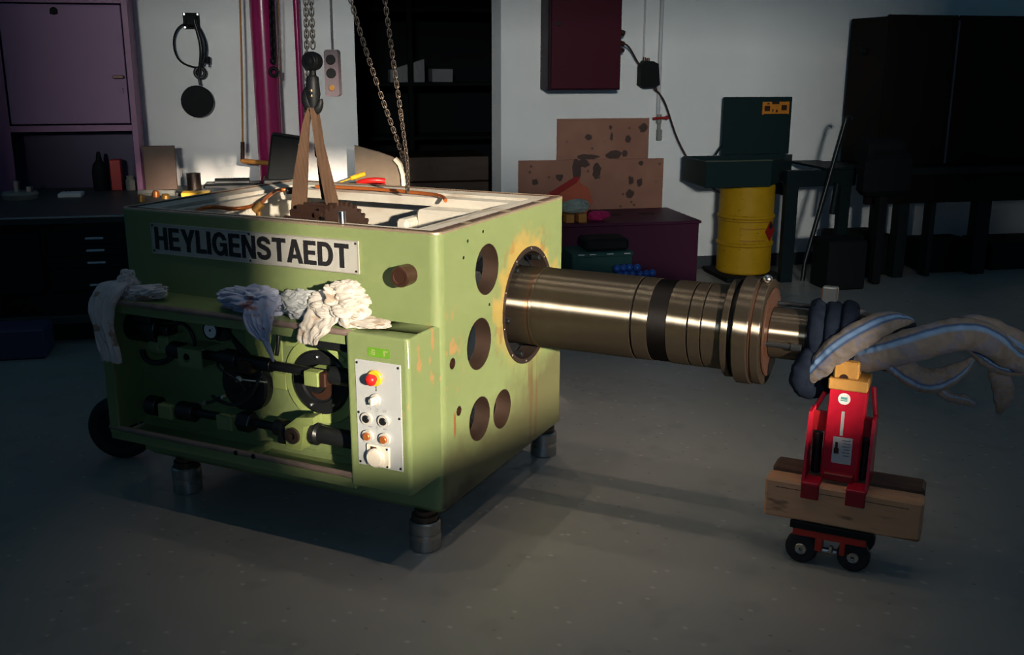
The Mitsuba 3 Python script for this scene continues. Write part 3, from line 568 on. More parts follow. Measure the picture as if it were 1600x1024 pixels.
# copper oil lines inside the rim
for pts in ([(-1.06, .09, 1.072), (-1.03, .19, 1.082), (-.96, .20, 1.080), (-.93, .27, 1.085), (-.99, .40, 1.086), (-1.09, .58, 1.088), (-1.12, .68, 1.088), (-1.08, .70, 1.088)],
            [(-1.075, .845, 1.086), (-.93, .868, 1.087), (-.74, .87, 1.087), (-.55, .85, 1.086), (-.44, .80, 1.086), (-.39, .745, 1.078)]):
    part(H1, 'oil_line', tube(pts, .0075, 10), 'copper', 60, label='copper coloured oil line')
part(H1, 'pipe_fitting', cat(cyl((-.90, .23, 1.07), (-.875, .245, 1.10), .014, 12), cyl((-.885, .235, 1.07), (-.885, .235, 1.02), .010, 10), cyl((-.91, .21, 1.03), (-.86, .26, 1.03), .009, 10)), 'brass', 30)
part(H1, 'pipe_fitting', cat(cyl((-1.10, .68, 1.085), (-1.05, .72, 1.085), .014, 12)), 'black_metal', 30)
part(H1, 'locating_pin', cat(cyl((-.399, .066, 1.05), (-.404, .068, 1.122), .0125, 16)), 'bright_steel', 30, label='bright steel pin on the front rim')

# gear wheel inside the casting
def gear_mesh(c, x0, x1, R, n=44, h=.020):
    P = []
    for k in range(n):
        for f, r in ((0, R - h), (.22, R - h), (.36, R), (.64, R), (.78, R - h)):
            w = 2 * math.pi * (k + f) / n; P.append((r * math.cos(w), r * math.sin(w)))
    poly = sg.Polygon(P).difference(sg.Point(0, 0).buffer(.05, 16))
    return prism(poly, x1 - x0, (x0, c[0], c[1]), (0, 1, 0), (0, 0, 1))
GW = thing('gear_wheel', 'dark toothed gear wheel inside the open green casting', 'gear')
part(GW, 'toothed_rim', gear_mesh((.335, .858), -.750, -.625, .243, 34), 'gear_dark', 20)
part(GW, 'gear_disc', gear_mesh((.335, .858), -.628, -.600, .250, 48, .015), 'gear_dark', 20)
part(GW, 'shaft', cyl((-1.20, .335, .858), (-.12, .335, .858), .05, 24), 'steel', 30)

# levelling feet
def foot(x, y, label):
    k = thing('levelling_foot', label, 'machine foot', 'levelling feet under the casting')
    part(k, 'base', lathe([(0, 0), (0, .050), (.004, .054), (.040, .054), (.043, .052), (.060, .052), (.063, .054), (.098, .054), (.104, .049), (.104, 0)], (x, y, 0.0), (0, 0, 1), 40), 'foot_steel', 35)
    part(k, 'knurled_band', lathe([(0, .050), (0, .0545), (.016, .0545), (.016, .050), (0, .050)], (x, y, .0435), (0, 0, 1), 48), 'steel', 20, label='dull knurled band')
    part(k, 'spindle_nut', lathe([(0, 0), (0, .043), (.010, .045), (.020, .045), (.024, .036), (.038, .036), (.038, 0)], (x, y, .104), (0, 0, 1), 32), 'dark_steel', 30)
foot(-.088, .030, 'steel levelling foot under the near front corner of the green casting')
foot(-.070, .985, 'steel levelling foot under the rear corner of the green casting, below the spindle')
foot(-1.150, .045, 'steel levelling foot in shadow under the left end of the green casting')

# ------------------------------------------------------------------ the spindle
SP = thing('spindle', 'long turned steel spindle sticking out of the green casting', 'shaft')
R0 = .1462
def ring_of(prof, name, bsdf, n=96, **k):
    m, uv = lathe(prof, (0, BY, BZ), (1, 0, 0), n, uv=True)
    # outward normals of the profile, kept crisp between segments
    return part(SP, name, m, bsdf, smooth=True, uv=uv, **k)
def band(x0, x1, r, name, bsdf, c=.0012, **k):
    V, U = [], []
    segs = [[(x0, .05), (x0, r - c)], [(x0, r - c), (x0 + c, r)], [(x0 + c, r), (x1 - c, r)], [(x1 - c, r), (x1, r - c)], [(x1, r - c), (x1, .05)]]
    ms = []; off = 0
    for s in segs:
        m, uv = lathe(s, (0, BY, BZ), (1, 0, 0), 96, uv=True); ms.append(m); U.append(uv)
    return part(SP, name, cat(ms), bsdf, smooth=True, uv=np.vstack(U), **k)
band(-.26, .062, R0 - .001, 'bearing_journal', 'spindle_steel')
band(.062, .074, R0 + .003, 'shoulder_ring', 'spindle_steel', label='thin shoulder ring')
band(.074, .445, R0 + .001, 'barrel', 'spindle_steel')
band(.445, .452, R0 - .004, 'groove', 'spindle_dark')
band(.452, .508, R0 + .0005, 'collar', 'spindle_steel')
band(.508, .574, R0 - .002, 'dark_band', 'spindle_dark', label='blackened band')
band(.574, .645, R0 + .0005, 'collar', 'spindle_steel')
band(.645, .650, R0 - .004, 'groove', 'spindle_dark')
band(.650, .692, R0 + .0005, 'collar', 'spindle_steel')
band(.692, .696, R0 - .003, 'groove', 'spindle_dark')
band(.696, .764, R0, 'collar', 'spindle_steel')
band(.764, .788, .168, 'flange_ring', 'spindle_steel', .003)
band(.788, .806, .156, 'groove', 'spindle_dark')
band(.806, .858, .184, 'flange', 'spindle_steel', .004)
band(.858, .866, .176, 'groove', 'brown_metal')
band(.866, .896, .180, 'flange', 'spindle_steel', .003)
band(.896, .905, .15, 'nose_step', 'brown_metal', .003)
band(.905, 1.30, .086, 'stub_shaft', 'spindle_steel', .003)
part(SP, 'ball_stud', cat(ball((.884, BY - .03, BZ + .186), .0155, 3), cyl((.884, BY - .03, BZ + .165), (.884, BY - .03, BZ + .186), .009, 12)), 'bright_steel', 40, label='small bright ball on the flange rim')
part(SP, 'pull_rod', cat(cyl((.86, BY - .095, .703), (1.015, BY - .095, .700), .0085, 12), cyl((.985, BY - .095, .700), (1.02, BY - .095, .700), .013, 12)), 'black_metal', 30)
part(SP, 'pull_rod', cat(cyl((.90, BY + .06, .806), (1.06, BY + .06, .806), .008, 12)), 'black_metal', 30)
part(SP, 'pull_rod', cat(cyl((.90, BY + .10, .64), (1.03, BY + .10, .64), .009, 12)), 'black_metal', 30)
part(SP, 'lifting_bar', box(1.056, 1.106, BY - .012, BY + .022, .795, .892, .005), 'steel', 30, label='flat steel bar standing on the shaft')

# ------------------------------------------------------------------ twisted sling on the shaft
SL = thing('round_sling', 'twisted grey and blue lifting sling wound around the end of the spindle', 'lifting sling')
def strandcol(w0, width, seed, twist=0.0, dark=0.0):
    def f(s, w, v):
        d = abs((w - w0 - twist * s + math.pi) % (2 * math.pi) - math.pi)
        n = meshkit.fbm(np.array([s * 26, w * 1.2, seed]), 3, seed)
        c = np.array([.125, .104, .092]) * (.72 + .55 * n)
        if n > .60: c = c * [.75, .85, 1.15]
        if d < width: c = np.array([.10, .16, .26]) * (.75 + .5 * n) if d < width * .62 else np.array([.022, .045, .105])
        return c * (1 - dark)
    return f
def strand(pts, r, seed, w0=2.6, width=.32, squash=.8, twist=0., dark=0.):
    m, c = tube(pts, r, 40, 14, squash=squash, col=strandcol(w0, width, seed, twist, dark))
    v = m.vertices; nrm = m.vertex_normals
    q = meshkit.fbm(v * [26, 34, 34] + seed, 3, seed) - .5; q2 = np.abs(meshkit.fbm(v * [60, 22, 22] + seed * 2, 2, seed + 4) - .5)
    m = trimesh.Trimesh(v + nrm * (.010 * q - .012 * q2)[:, None], m.faces, process=False)
    part(SL, 'strand', m, 'sling_cloth', smooth=True, color=c)
strand([(1.050, .565, .606), (1.101, .548, .676), (1.155, .545, .735), (1.217, .568, .780), (1.280, .620, .806), (1.325, .670, .800), (1.345, .70, .785)], [.028, .042, .046, .047, .044, .032, .012], 1, 1.35, .30, .75)
strand([(1.150, .610, .668), (1.210, .585, .692), (1.270, .570, .716), (1.361, .560, .757), (1.448, .580, .790), (1.536, .600, .795), (1.592, .620, .764), (1.632, .640, .730), (1.70, .655, .712), (1.80, .66, .70)], [.035, .05, .052, .055, .053, .052, .046, .036, .034, .036], 2, 1.15, .26, .85)
strand([(1.060, .72, .775), (1.120, .705, .800), (1.180, .700, .794), (1.331, .720, .744), (1.441, .715, .780), (1.532, .700, .806), (1.607, .700, .786), (1.690, .700, .745), (1.80, .70, .72)], [.022, .026, .028, .035, .034, .034, .033, .033, .033], 3, 1.6, .34, .8)
strand([(1.250, .62, .700), (1.290, .620, .682), (1.348, .620, .648), (1.405, .622, .630), (1.462, .632, .650), (1.506, .650, .684), (1.525, .665, .706)], [.022, .034, .040, .042, .040, .028, .010], 4, 1.9, .25, .8)
strand([(1.400, .640, .628), (1.432, .645, .608), (1.466, .650, .580), (1.513, .650, .574), (1.548, .652, .560)], [.018, .018, .016, .022, .010], 5, 1.2, .2, .8)
strand([(1.505, .665, .748), (1.540, .66, .730), (1.580, .662, .708), (1.632, .680, .690), (1.70, .700, .698), (1.80, .70, .71)], [.018, .030, .033, .032, .032, .032], 6, 1.5, .3, .8)
strand([(1.590, .690, .690), (1.606, .686, .655), (1.620, .684, .620), (1.625, .684, .570), (1.616, .684, .530)], [.026, .032, .034, .028, .008], 7, .2, .1, .6)
def coil(x0, x1, turns, R, r, seed):
    w = np.linspace(0, 2 * math.pi * turns, int(turns * 22))
    return tube(np.c_[x0 + (x1 - x0) * w / w[-1], BY + R * np.cos(w), BZ + R * np.sin(w) * 1.03], r, 16, smooth=False, squash=.8)
wrapm = cat(coil(1.040, 1.190, 3.0, .104, .029, 1))
hang = tube([(1.06, .58, .70), (1.035, .565, .64), (1.030, .57, .59), (1.055, .60, .566), (1.10, .64, .580), (1.13, .70, .60)], [.030, .036, .040, .040, .036, .030], 16)
def ruffle(m, seed, a=.008):
    m = m.copy(); v = m.vertices; q = meshkit.fbm(v * 42 + seed, 3, seed) - .5
    return trimesh.Trimesh(v + m.vertex_normals * (2 * a * q)[:, None], m.faces, process=False)
part(SL, 'wrap', ruffle(wrapm, 3), 'sling_navy', True, label='dark blue turns around the shaft')
part(SL, 'wrap', ruffle(hang, 5), 'sling_navy', True, label='dark blue loop hanging below the shaft')

# ------------------------------------------------------------------ jack on a wheeled dolly
DO = thing('wheeled_dolly', 'small red dolly with black wheels under the wooden beams', 'dolly')
part(DO, 'deck', box(1.045, 1.300, .445, .665, .128, .152, .003), 'black_matte', 30, label='dark deck')
for b_ in ((1.055, 1.285, .448, .462, .104, .130, .002), (1.128, 1.150, .448, .50, .060, .106, .002), (1.205, 1.222, .448, .50, .060, .106, .002), (1.055, 1.285, .640, .655, .104, .130, .002)): part(DO, 'frame_bar', box(*b_), 'dolly_red', 30)
for y in (.485, .630): part(DO, 'axle', cyl((1.05, y, .052), (1.28, y, .052), .010, 12), 'steel', 30)
part(DO, 'bolt', cyl((1.178, .455, .085), (1.178, .455, .062), .006, 8), 'steel')
for x, y in ((1.083, .482), (1.246, .490), (1.083, .632), (1.246, .632)):
    wk = part(DO, 'wheel', lathe([(0, .018), (0, .042), (.006, .050), (.014, .052), (.030, .052), (.038, .050), (.044, .042), (.044, .018), (0, .018)], (x, y - .022, .0521), (0, 1, 0), 36), 'rubber', 35, label='black rubber wheel')
    part(wk, 'hub', lathe([(0, .006), (-.003, .017), (0, .0195), (.046, .0195), (.046, .006), (0, .006)], (x, y - .023, .0521), (0, 1, 0), 24), 'steel', 30)
b1 = single('wooden_beam', box(.956, 1.440, .452, .535, .1525, .284, .007), 'beam_wood', 'thick pale timber beam lying across the dolly, nearest the camera', 'timber beam')
part(b1, 'crack', cat(box(.99, 1.40, .4510, .4530, .2585, .2605, 0)), 'beam_dark', False)
single('wooden_beam', box(.960, 1.435, .548, .640, .1525, .296, .010), 'beam_dark', 'dark stained timber beam on the dolly behind the pale one', 'timber beam')
JK = thing('hydraulic_jack', 'red hydraulic jack standing upright on the timber beams', 'jack')
col = m3.Manifold.batch_hull([man(box(1.118, 1.236, .505, .585, .297, .36, .006)), man(box(1.125, 1.238, .520, .610, .585, .594, .003))])
part(JK, 'column', tri(col), 'jack_red', 30)
part(JK, 'foot_plate', box(1.072, 1.128, .436, .51, .2855, .297, .003), 'jack_red', 30)
part(JK, 'foot_plate', box(1.210, 1.270, .436, .51, .2855, .297, .003), 'jack_red', 30)
part(JK, 'foot_lip', box(1.072, 1.128, .436, .4495, .240, .292, .003), 'jack_red_dark', 30)
part(JK, 'foot_lip', box(1.210, 1.270, .436, .4495, .240, .292, .003), 'jack_red_dark', 30)
for s, x0, x1 in ((0, 1.070, 1.079), (1, 1.264, 1.273)):
    sp_ = sg.Polygon([(.445, .286), (.60, .297), (.60, .47), (.57, .515), (.50, .515), (.455, .32)])
    part(JK, 'side_plate', prism(sp_, x1 - x0, (x0, 0, 0), (0, 1, 0), (0, 0, 1)), 'jack_red', 30)
for b_ in ((1.075, 1.124, .54, .552, .44, .508, .002), (1.228, 1.268, .54, .552, .44, .508, .002)): part(JK, 'cross_plate', box(*b_), 'jack_red_dark', 30)
part(JK, 'strut', tube([(1.076, .56, .50), (1.105, .57, .565)], .008, 8), 'jack_red', 40)
part(JK, 'strut', tube([(1.268, .565, .50), (1.252, .58, .60)], .008, 8), 'jack_red', 40)
part(JK, 'base_bar', box(1.130, 1.225, .485, .515, .297, .322, .004), 'jack_red_dark', 30)
for x in (1.098, 1.247): part(JK, 'pump', cyl((x, .545, .297), (x, .545, .435), .016, 16), 'black_metal', 30)
# labels follow the sloping front of the column
def onface(x0, x1, z0, z1, lift=.0012):
    yf = lambda z: .5047 + (z - .33) * (.5200 - .5047) / (.586 - .33)
    v = []
    for x, z in ((x0, z0), (x1, z0), (x1, z1), (x0, z1)): v += [(x, yf(z) - lift, z), (x, yf(z) + .002, z)]
    return trimesh.convex.convex_hull(np.array(v))
lb = part(JK, 'rating_label', onface(1.150, 1.210, .352, .440), 'sticker_grey', False, label='pale label with small print')
for k, (x0, x1, z) in enumerate([(1.176, 1.204, .428), (1.182, 1.204, .418), (1.178, 1.203, .408), (1.184, 1.203, .398), (1.180, 1.203, .388), (1.184, 1.203, .378)]):
    part(lb, 'print_line', onface(x0, x1, z, z + .0035, .002), 'print_grey', False)
part(lb, 'print_mark', cat(onface(1.155, 1.170, .384, .402, .002), onface(1.158, 1.166, .40, .422, .002)), 'brown_metal', False)
part(JK, 'scale_tape', onface(1.168, 1.178, .445, .525), 'sticker_grey', False)
part(JK, 'round_sticker', place(lathe([(0, 0), (0, .019), (.0025, .019), (.0025, 0)], (0, 0, 0), (0, -1, 0), 28), (1.172, .5190, .566), 0, -.06), 'white_paper', 30, label='round white sticker')
part(f'{JK}__round_sticker', 'emblem', place(cat(box(-.010, .010, -.0035, -.002, -.007, -.003, 0), box(-.010, .010, -.0035, -.002, -.001, .006, 0)), (1.172, .5188, .566), 0, -.06), 'sticker_teal', False)
single('wooden_block', box(1.119, 1.240, .512, .625, .5945, .630, .004), 'block_wood', 'flat wooden block on top of the red jack', 'wood block')
wbk = single('wooden_block', box(1.132, 1.208, .52, .62, .6305, .686, .005), 'block_wood', 'small wooden block on the flat block, holding up the spindle end', 'wood block')
part(wbk, 'knot', prism(sg.Point(0, 0).buffer(.014, 12).intersection(sg.box(-1, 0, 1, 1)), .0012, (1.165, .5205, .6325), (1, 0, 0), (0, 0, 1)), 'brown_metal', False)

# ------------------------------------------------------------------ rags on the shelf
RG = 'cleaning rags on the shelf of the green casting'
single('rag', crumple((-.300, -.100, .846), (.094, .072, .060), 3, .32, 2.1, 6), 'rag_white', 'large crumpled white rag beside the control box', 'rag', smooth=True)
part('rag', 'hanging_corner', drape([(-.31, -.14, .855), (-.330, -.178, .82), (-.350, -.192, .78), (-.366, -.194, .738)], [.15, .13, .10, .05], 4, .012, .014), 'rag_white', True)
part('rag', 'upper_fold', crumple((-.300, -.065, .893), (.056, .040, .028), 17, .30, 2.0, 5), 'rag_white', True)
part('rag', 'loose_end', crumple((-.215, -.10, .803), (.075, .05, .011), 6, .25, 2.4, 4), 'rag_white', True)
single('rag', crumple((-.440, -.100, .836), (.085, .060, .046), 5, .26, 2.6), 'rag_stripe', 'pale striped rag between the white rag and the blue rag', 'rag', smooth=True)
single('rag', crumple((-.640, -.105, .830), (.125, .062, .044), 8, .28, 2.8), 'rag_blue', 'blue-grey spotted rag draped over the middle of the shelf', 'rag', smooth=True)
part('rag_002', 'hanging_corner', drape([(-.575, -.12, .862), (-.572, -.178, .825), (-.565, -.193, .79), (-.552, -.194, .755), (-.545, -.190, .728)], [.13, .13, .12, .08, .03], 9, .012, .014), 'rag_blue', True)
part('rag_002', 'thread', tube([(-.548, -.185, .735), (-.535, -.18, .70), (-.528, -.17, .655)], [.012, .009, .004], 8), 'rag_blue', True)
single('rag', drape([(-1.205, -.11, .848), (-1.238, -.178, .815), (-1.252, -.198, .74), (-1.240, -.200, .66), (-1.226, -.198, .57)], [.10, .12, .095, .075, .085], 12, .018, .018), 'rag_grey', 'grey soiled rag hanging over the left end of the shelf', 'rag', smooth=True)
part('rag_003', 'twisted_end', crumple((-1.12, -.115, .812), (.095, .04, .028), 14, .24, 2.4, 4, lambda v: np.c_[v[:, 0], v[:, 1], v[:, 2] + .22 * v[:, 0]]), 'rag_grey', True)
part('rag_003', 'twisted_end', crumple((-1.205, -.105, .838), (.035, .04, .042), 15, .24, 2.4, 4), 'rag_grey', True)

# ------------------------------------------------------------------ chain hoist, strap, pendant
HC = thing('chain_hoist', 'chain hoist with a dark hook block hanging above the green casting', 'hoist')
part(HC, 'hook_block', cat(ball((-.700, .35, 1.600), np.array([.036, .028, .034]), 3), cyl((-.700, .325, 1.60), (-.700, .375, 1.60), .030, 24), cyl((-.70, .35, 1.57), (-.70, .35, 1.535), .012, 12)), 'hook_dark', 40)
part(HC, 'hook', cat(tube([(-.70, .35, 1.545), (-.70, .35, 1.515), (-.722, .35, 1.49), (-.722, .35, 1.45), (-.70, .35, 1.43), (-.678, .35, 1.445), (-.672, .35, 1.47)], [.014, .018, .021, .022, .020, .015, .007], 12), lathe([(0, 0), (0, .015), (.05, .026), (.11, .022), (.13, 0)], (-.702, .35, 1.435), (0, 0, 1), 16), ball((-.692, .322, 1.492), .006)), 'hook_dark', 50)
part(f'{HC}__hook', 'latch', box(-.699, -.690, .326, .334, 1.478, 1.505, .002), 'brass', 30)
part(HC, 'load_chain', chain([(-.688, .35, 2.35), (-.694, .35, 1.63)]), 'chain_steel', True, kind='stuff')
part(HC, 'load_chain', chain([(-.722, .36, 2.35), (-.730, .36, 1.60), (-.752, .37, 1.40), (-.80, .40, 1.22), (-.86, .45, 1.13), (-.93, .55, 1.095)]), 'chain_steel', True, kind='stuff')
part(HC, 'hand_chain', chain([(-.62, .40, 2.35), (-.575, .42, 1.81), (-.545, .48, 1.60), (-.53, .60, 1.36), (-.545, .72, 1.17), (-.575, .77, 1.093)]), 'chain_steel', True, kind='stuff')
part(HC, 'hand_chain', chain([(-.47, .42, 2.35), (-.448, .44, 1.81), (-.452, .50, 1.56), (-.482, .60, 1.33), (-.53, .70, 1.17), (-.585, .775, 1.093)]), 'chain_steel', True, kind='stuff')
LS = thing('lifting_strap', 'brown webbing strap looped over the hoist hook and around the gear', 'lifting strap')
def strap(pts, w):
    p = smooth_path(pts, 10); V, F = [], []
    n = len(p)
    for i in range(n):
        ww = np.interp(i / (n - 1), np.linspace(0, 1, len(w)), w) / 2
        for sx, sy in ((-1, -1), (1, -1), (1, 1), (-1, 1)): V.append(p[i] + [sx * ww * .93, sy * .004 + sx * ww * .36, 0])
    for i in range(n - 1):
        for j in range(4): q, s = i * 4 + j, i * 4 + (j + 1) % 4; F += [(q, s, s + 4), (q, s + 4, q + 4)]
    F += [(0, 2, 1), (0, 3, 2), (4 * n - 4, 4 * n - 3, 4 * n - 2), (4 * n - 4, 4 * n - 2, 4 * n - 1)]
    m = trimesh.Trimesh(V, F, process=False); m.fix_normals(); return m
part(LS, 'leg', strap([(-.705, .335, 1.440), (-.722, .335, 1.40), (-.738, .332, 1.32), (-.758, .33, 1.20), (-.772, .33, 1.10), (-.778, .33, 1.06)], [.016, .026, .036, .048, .054, .054]), 'strap_webbing', 25)
part(LS, 'leg', strap([(-.698, .335, 1.440), (-.690, .335, 1.40), (-.675, .335, 1.32), (-.648, .335, 1.19), (-.624, .335, 1.075), (-.618, .335, 1.04)], [.016, .026, .034, .040, .044, .044]), 'strap_webbing', 25)
part(LS, 'leg', strap([(-.702, .362, 1.440), (-.710, .38, 1.38), (-.715, .40, 1.26), (-.720, .42, 1.15), (-.720, .43, 1.10)], [.016, .024, .030, .034, .034]), 'strap_webbing', 25)
part(LS, 'buckle', cat(box(-.728, -.692, .374, .394, 1.262, 1.30, .004), cyl((-.709, .378, 1.27), (-.709, .366, 1.27), .010, 10)), 'black_metal', 30)
PE = thing('hoist_pendant', 'flat grey push button pendant hanging on a thin cable beside the hook', 'control pendant')
part(PE, 'housing', prism(rrect(-.025, .025, -.080, .080, .012), .035, (-.6215, .37, 1.560), (.95, .31, 0), (0, 0, 1)), 'pendant_grey', 30)
for k, z in enumerate((.046, .000, -.050)):
    o = np.array([-.6215, .37, 1.560]) + np.array([.31, -.95, 0]) * .035 + [0, 0, z]
    part(PE, 'push_button', cyl(o, o + np.array([.31, -.95, 0]) * .006, .017 if k < 2 else .010, 20), 'black_matte' if k < 2 else 'brass', 30)
part(PE, 'cable', tube([(-.617, .358, 1.638), (-.617, .36, 1.80), (-.615, .36, 2.35)], .0042, 8), 'pendant_grey', 60)

# trolley wheel at the lower left
TW = thing('trolley_wheel', 'black rubber wheel standing on the floor behind the left end of the casting', 'wheel')
ax = np.array([.45, -.86, 0])
cw = np.array([-1.625, .19, .136])
part(TW, 'tyre', torus(cw, ax, .106, .030, 40, 14), 'rubber', 40)
part(TW, 'hub', lathe([(0, 0), (0, .05), (.03, .078), (.034, .078), (.034, 0)], cw - ax * .01, ax, 32), 'bench_dark', 30)

# ------------------------------------------------------------------ left: workbench and purple cabinet
WBN = thing('workbench', 'long dark workbench with drawers along the left wall', 'workbench')
BD = 1.40; BT = .750
wpart(WBN, 'bench_top', wb(-6.6, -2.42, 0.01, BD, BT - .045, BT, .003), 'bench_top')
wpart(WBN, 'edge_strip', wb(-6.6, -2.42, BD, BD + .006, BT - .012, BT - .002, .001), 'sticker_grey', label='thin pale edge')
wpart(WBN, 'carcass', wb(-6.6, -2.45, .3, BD - .03, .10, BT - .045, .003), 'bench_dark')
for k, (z0, z1, zh) in enumerate([(.585, .655, .618), (.515, .580, .548), (.445, .510, .477), (.310, .440, .346)]):
    dk = wpart(WBN, 'drawer', wb(-4.62, -4.10, BD - .03, BD - .012, z0, z1, .003), 'bench_dark')
    wpart(dk, 'handle', cat(wb(-4.408, -4.310, BD - .002, BD + .014, zh - .006, zh + .006, .003), wb(-4.400, -4.392, BD - .014, BD, zh - .004, zh + .004, .001), wb(-4.326, -4.318, BD - .014, BD, zh - .004, zh + .004, .001)), 'handle_white', label='pale bar handle')
wpart(WBN, 'drawer', wb(-5.4, -4.66, BD - .03, BD - .012, .31, .655, .003), 'bench_dark')
wpart(WBN, 'plinth', wb(-6.6, -2.45, .35, BD - .10, 0, .10, .003), 'bench_dark')
wpart(WBN, 'rail', wb(-6.6, -4.25, BD - .03, BD + .02, .125, .17, .004), 'bench_top')
single('storage_box', wb(-5.3, -4.62, BD + .05, BD + .30, 0.0, .17, .01), 'purple_dark', 'low dark box on the floor in front of the workbench', 'box', xf=WALL)
CA = thing('wall_cabinet', 'tall purple steel cabinet standing on the workbench', 'cabinet')
CD = .28
wpart(CA, 'carcass', cat(wb(-4.262, -4.228, .005, CD - .002, BT, 2.35, .004), wb(-5.40, -5.36, .005, CD - .002, BT, 2.35, .004), wb(-5.36, -4.262, .005, .018, BT, 2.35, .003), wb(-5.36, -4.262, .005, CD - .002, 1.160, 1.180, .003)), 'purple_dark', label='dark inside')
wpart(CA, 'frame', cat(wb(-4.258, -4.226, CD - .004, CD, BT, 2.35, .002), wb(-5.40, -5.01, CD - .004, CD, BT, 2.35, .002), wb(-5.01, -4.258, CD - .004, CD, 1.150, 1.190, .002), wb(-5.01, -4.258, CD - .004, CD, 1.960, 2.35, .002), wb(-4.228, -4.222, .005, CD, BT, 2.35, .002)), 'purple_edge', label='purple front frame')
dr_ = wpart(CA, 'door', wb(-4.998, -4.266, CD - .02, CD + .004, 1.200, 1.950, .004), 'purple_paint', label='purple door')
wpart(dr_, 'handle', cat(cyl((-4.288, -CD - .004, 1.500), (-4.288, -CD - .03, 1.500), .012, 12), box(-4.345, -4.278, -CD - .040, -CD - .026, 1.490, 1.510, .005)), 'brown_metal')
wpart(dr_, 'keyhole', prism(sg.Point(0, .008).buffer(.005, 8).union(sg.box(-.002, -.024, .002, .008)), .0015, (-4.292, -CD - .0038, 1.415), (1, 0, 0), (0, 0, 1)), 'letter_black', smooth=False)
wpart(dr_, 'badge', cat(cyl((-4.668, -CD - .004, 1.909), (-4.668, -CD - .012, 1.909), .024, 16), wb(-4.692, -4.644, CD + .004, CD + .010, 1.890, 1.902, .002)), 'black_matte')
ca_items = [
    ('oil_can', lathe([(0, 0), (0, .048), (.13, .052), (.175, .042), (.205, .019), (.23, .017), (.26, .010), (.26, 0)], (-4.500, -.20, BT), (0, 0, 1), 28), 'black_matte', 'black bottle shaped can in the open compartment of the purple cabinet', 'can'),
    ('red_box', wb(-4.435, -4.365, .12, .21, BT, .955, .004), 'red_plastic', 'small red box beside the black can under the purple cabinet', 'box'),
    ('glass_jar', lathe([(0, 0), (0, .030), (.065, .032), (.075, .022), (.095, .024), (.095, 0)], (-4.312, -.20, BT), (0, 0, 1), 24), 'glass_jar', 'small dull jar at the right post of the purple cabinet', 'jar'),
    ('flat_carton', wb(-4.71, -4.57, .42, .55, BT, .775, .003), 'white_paper', 'flat white carton lying on the bench under the purple cabinet', 'carton'),
]
for n, m, b, l, c in ca_items: wsingle(n, m, b, l, c)
VS = thing('bench_vise', 'grey machine vice on the bench under the purple cabinet', 'vice')
wpart(VS, 'base', lathe([(0, 0), (0, .10), (.03, .11), (.045, .10), (.05, 0)], (-4.93, -.55, BT), (0, 0, 1), 28), 'glass_jar')
wpart(VS, 'jaw', cat(wb(-4.955, -4.93, .53, .59, BT + .045, .865, .004), wb(-4.885, -4.855, .53, .59, BT + .045, .83, .004)), 'steel')
wsingle('steel_plate', wb(-4.212, -4.005, .20, .235, BT, 1.045, .002), 'brown_plate', 'dark brown steel plate leaning upright beside the purple cabinet', 'plate')
wsingle('hex_bar', place(lathe([(0, 0), (0, .02), (.24, .02), (.24, 0)], (0, 0, 0), (1, 0, 0), 6), (-4.22, -.52, BT + .0185), -.25), 'glass_jar', 'short pale bar lying on the bench by the cabinet post', 'bar')
wsingle('turned_sleeve', pipe((-3.885, -.33, BT), (-3.885, -.33, .868), .046, .03, 28), 'dark_steel', 'upright dark steel sleeve on the bench below the round lamp', 'sleeve')
wsingle('sleeve_flange', lathe([(0, 0), (0, .10), (.03, .105), (.035, .0), ], (-3.76, -.55, BT), (0, 0, 1), 28), 'black_metal', 'black round flange lying on the bench', 'flange')
wsingle('yellow_box', wb(-3.93, -3.76, .66, .78, BT, .79, .004), 'yellow_plastic', 'flat yellow box lying on the bench in the sun', 'box')
for k, (a, d, r, h, b, l) in enumerate([(-4.10, .62, .022, .04, 'copper', 'small copper coloured cap on the bench by the brown plate'), (-4.03, .72, .026, .03, 'brass', 'small brass ring on the bench by the brown plate'), (-4.16, .86, .02, .045, 'brass', 'small brass plug on the bench at the cabinet corner'), (-3.98, .55, .03, .025, 'black_metal', 'small black ring on the bench by the brown plate')]):
    wsingle('machine_fitting', lathe([(0, 0), (0, r), (h * .7, r), (h, r * .7), (h, 0)], (a, -d, BT), (0, 0, 1), 20), b, l, 'fitting')
wsingle('dark_casting', cat(wb(-3.82, -3.44, .22, .42, BT, .80, .02), cyl((-3.75, -.32, .80), (-3.52, -.32, .80), .03, 16)), 'black_metal', 'long dark casting lying on the bench in front of the red pipe', 'casting')
EB = thing('bench_machine', 'tilted black bench machine standing on the bench behind the strap', 'machine')
bm = place(box(-.105, .105, -.12, .12, 0, .30, .012), (-3.295, -.60, .835), 0, 0, .16)
wpart(EB, 'housing', bm, 'black_matte')
wpart(EB, 'base', wb(-3.42, -3.18, .48, .74, BT, .86, .008), 'black_metal')
for z in (1.06, .98): wpart(EB, 'latch', place(box(-.006, .006, -.01, .01, -.025, .025, .002), (-3.175 + (z - 1.06) * .16 - .005, -.73, z)), 'bright_steel', label='bright latch')

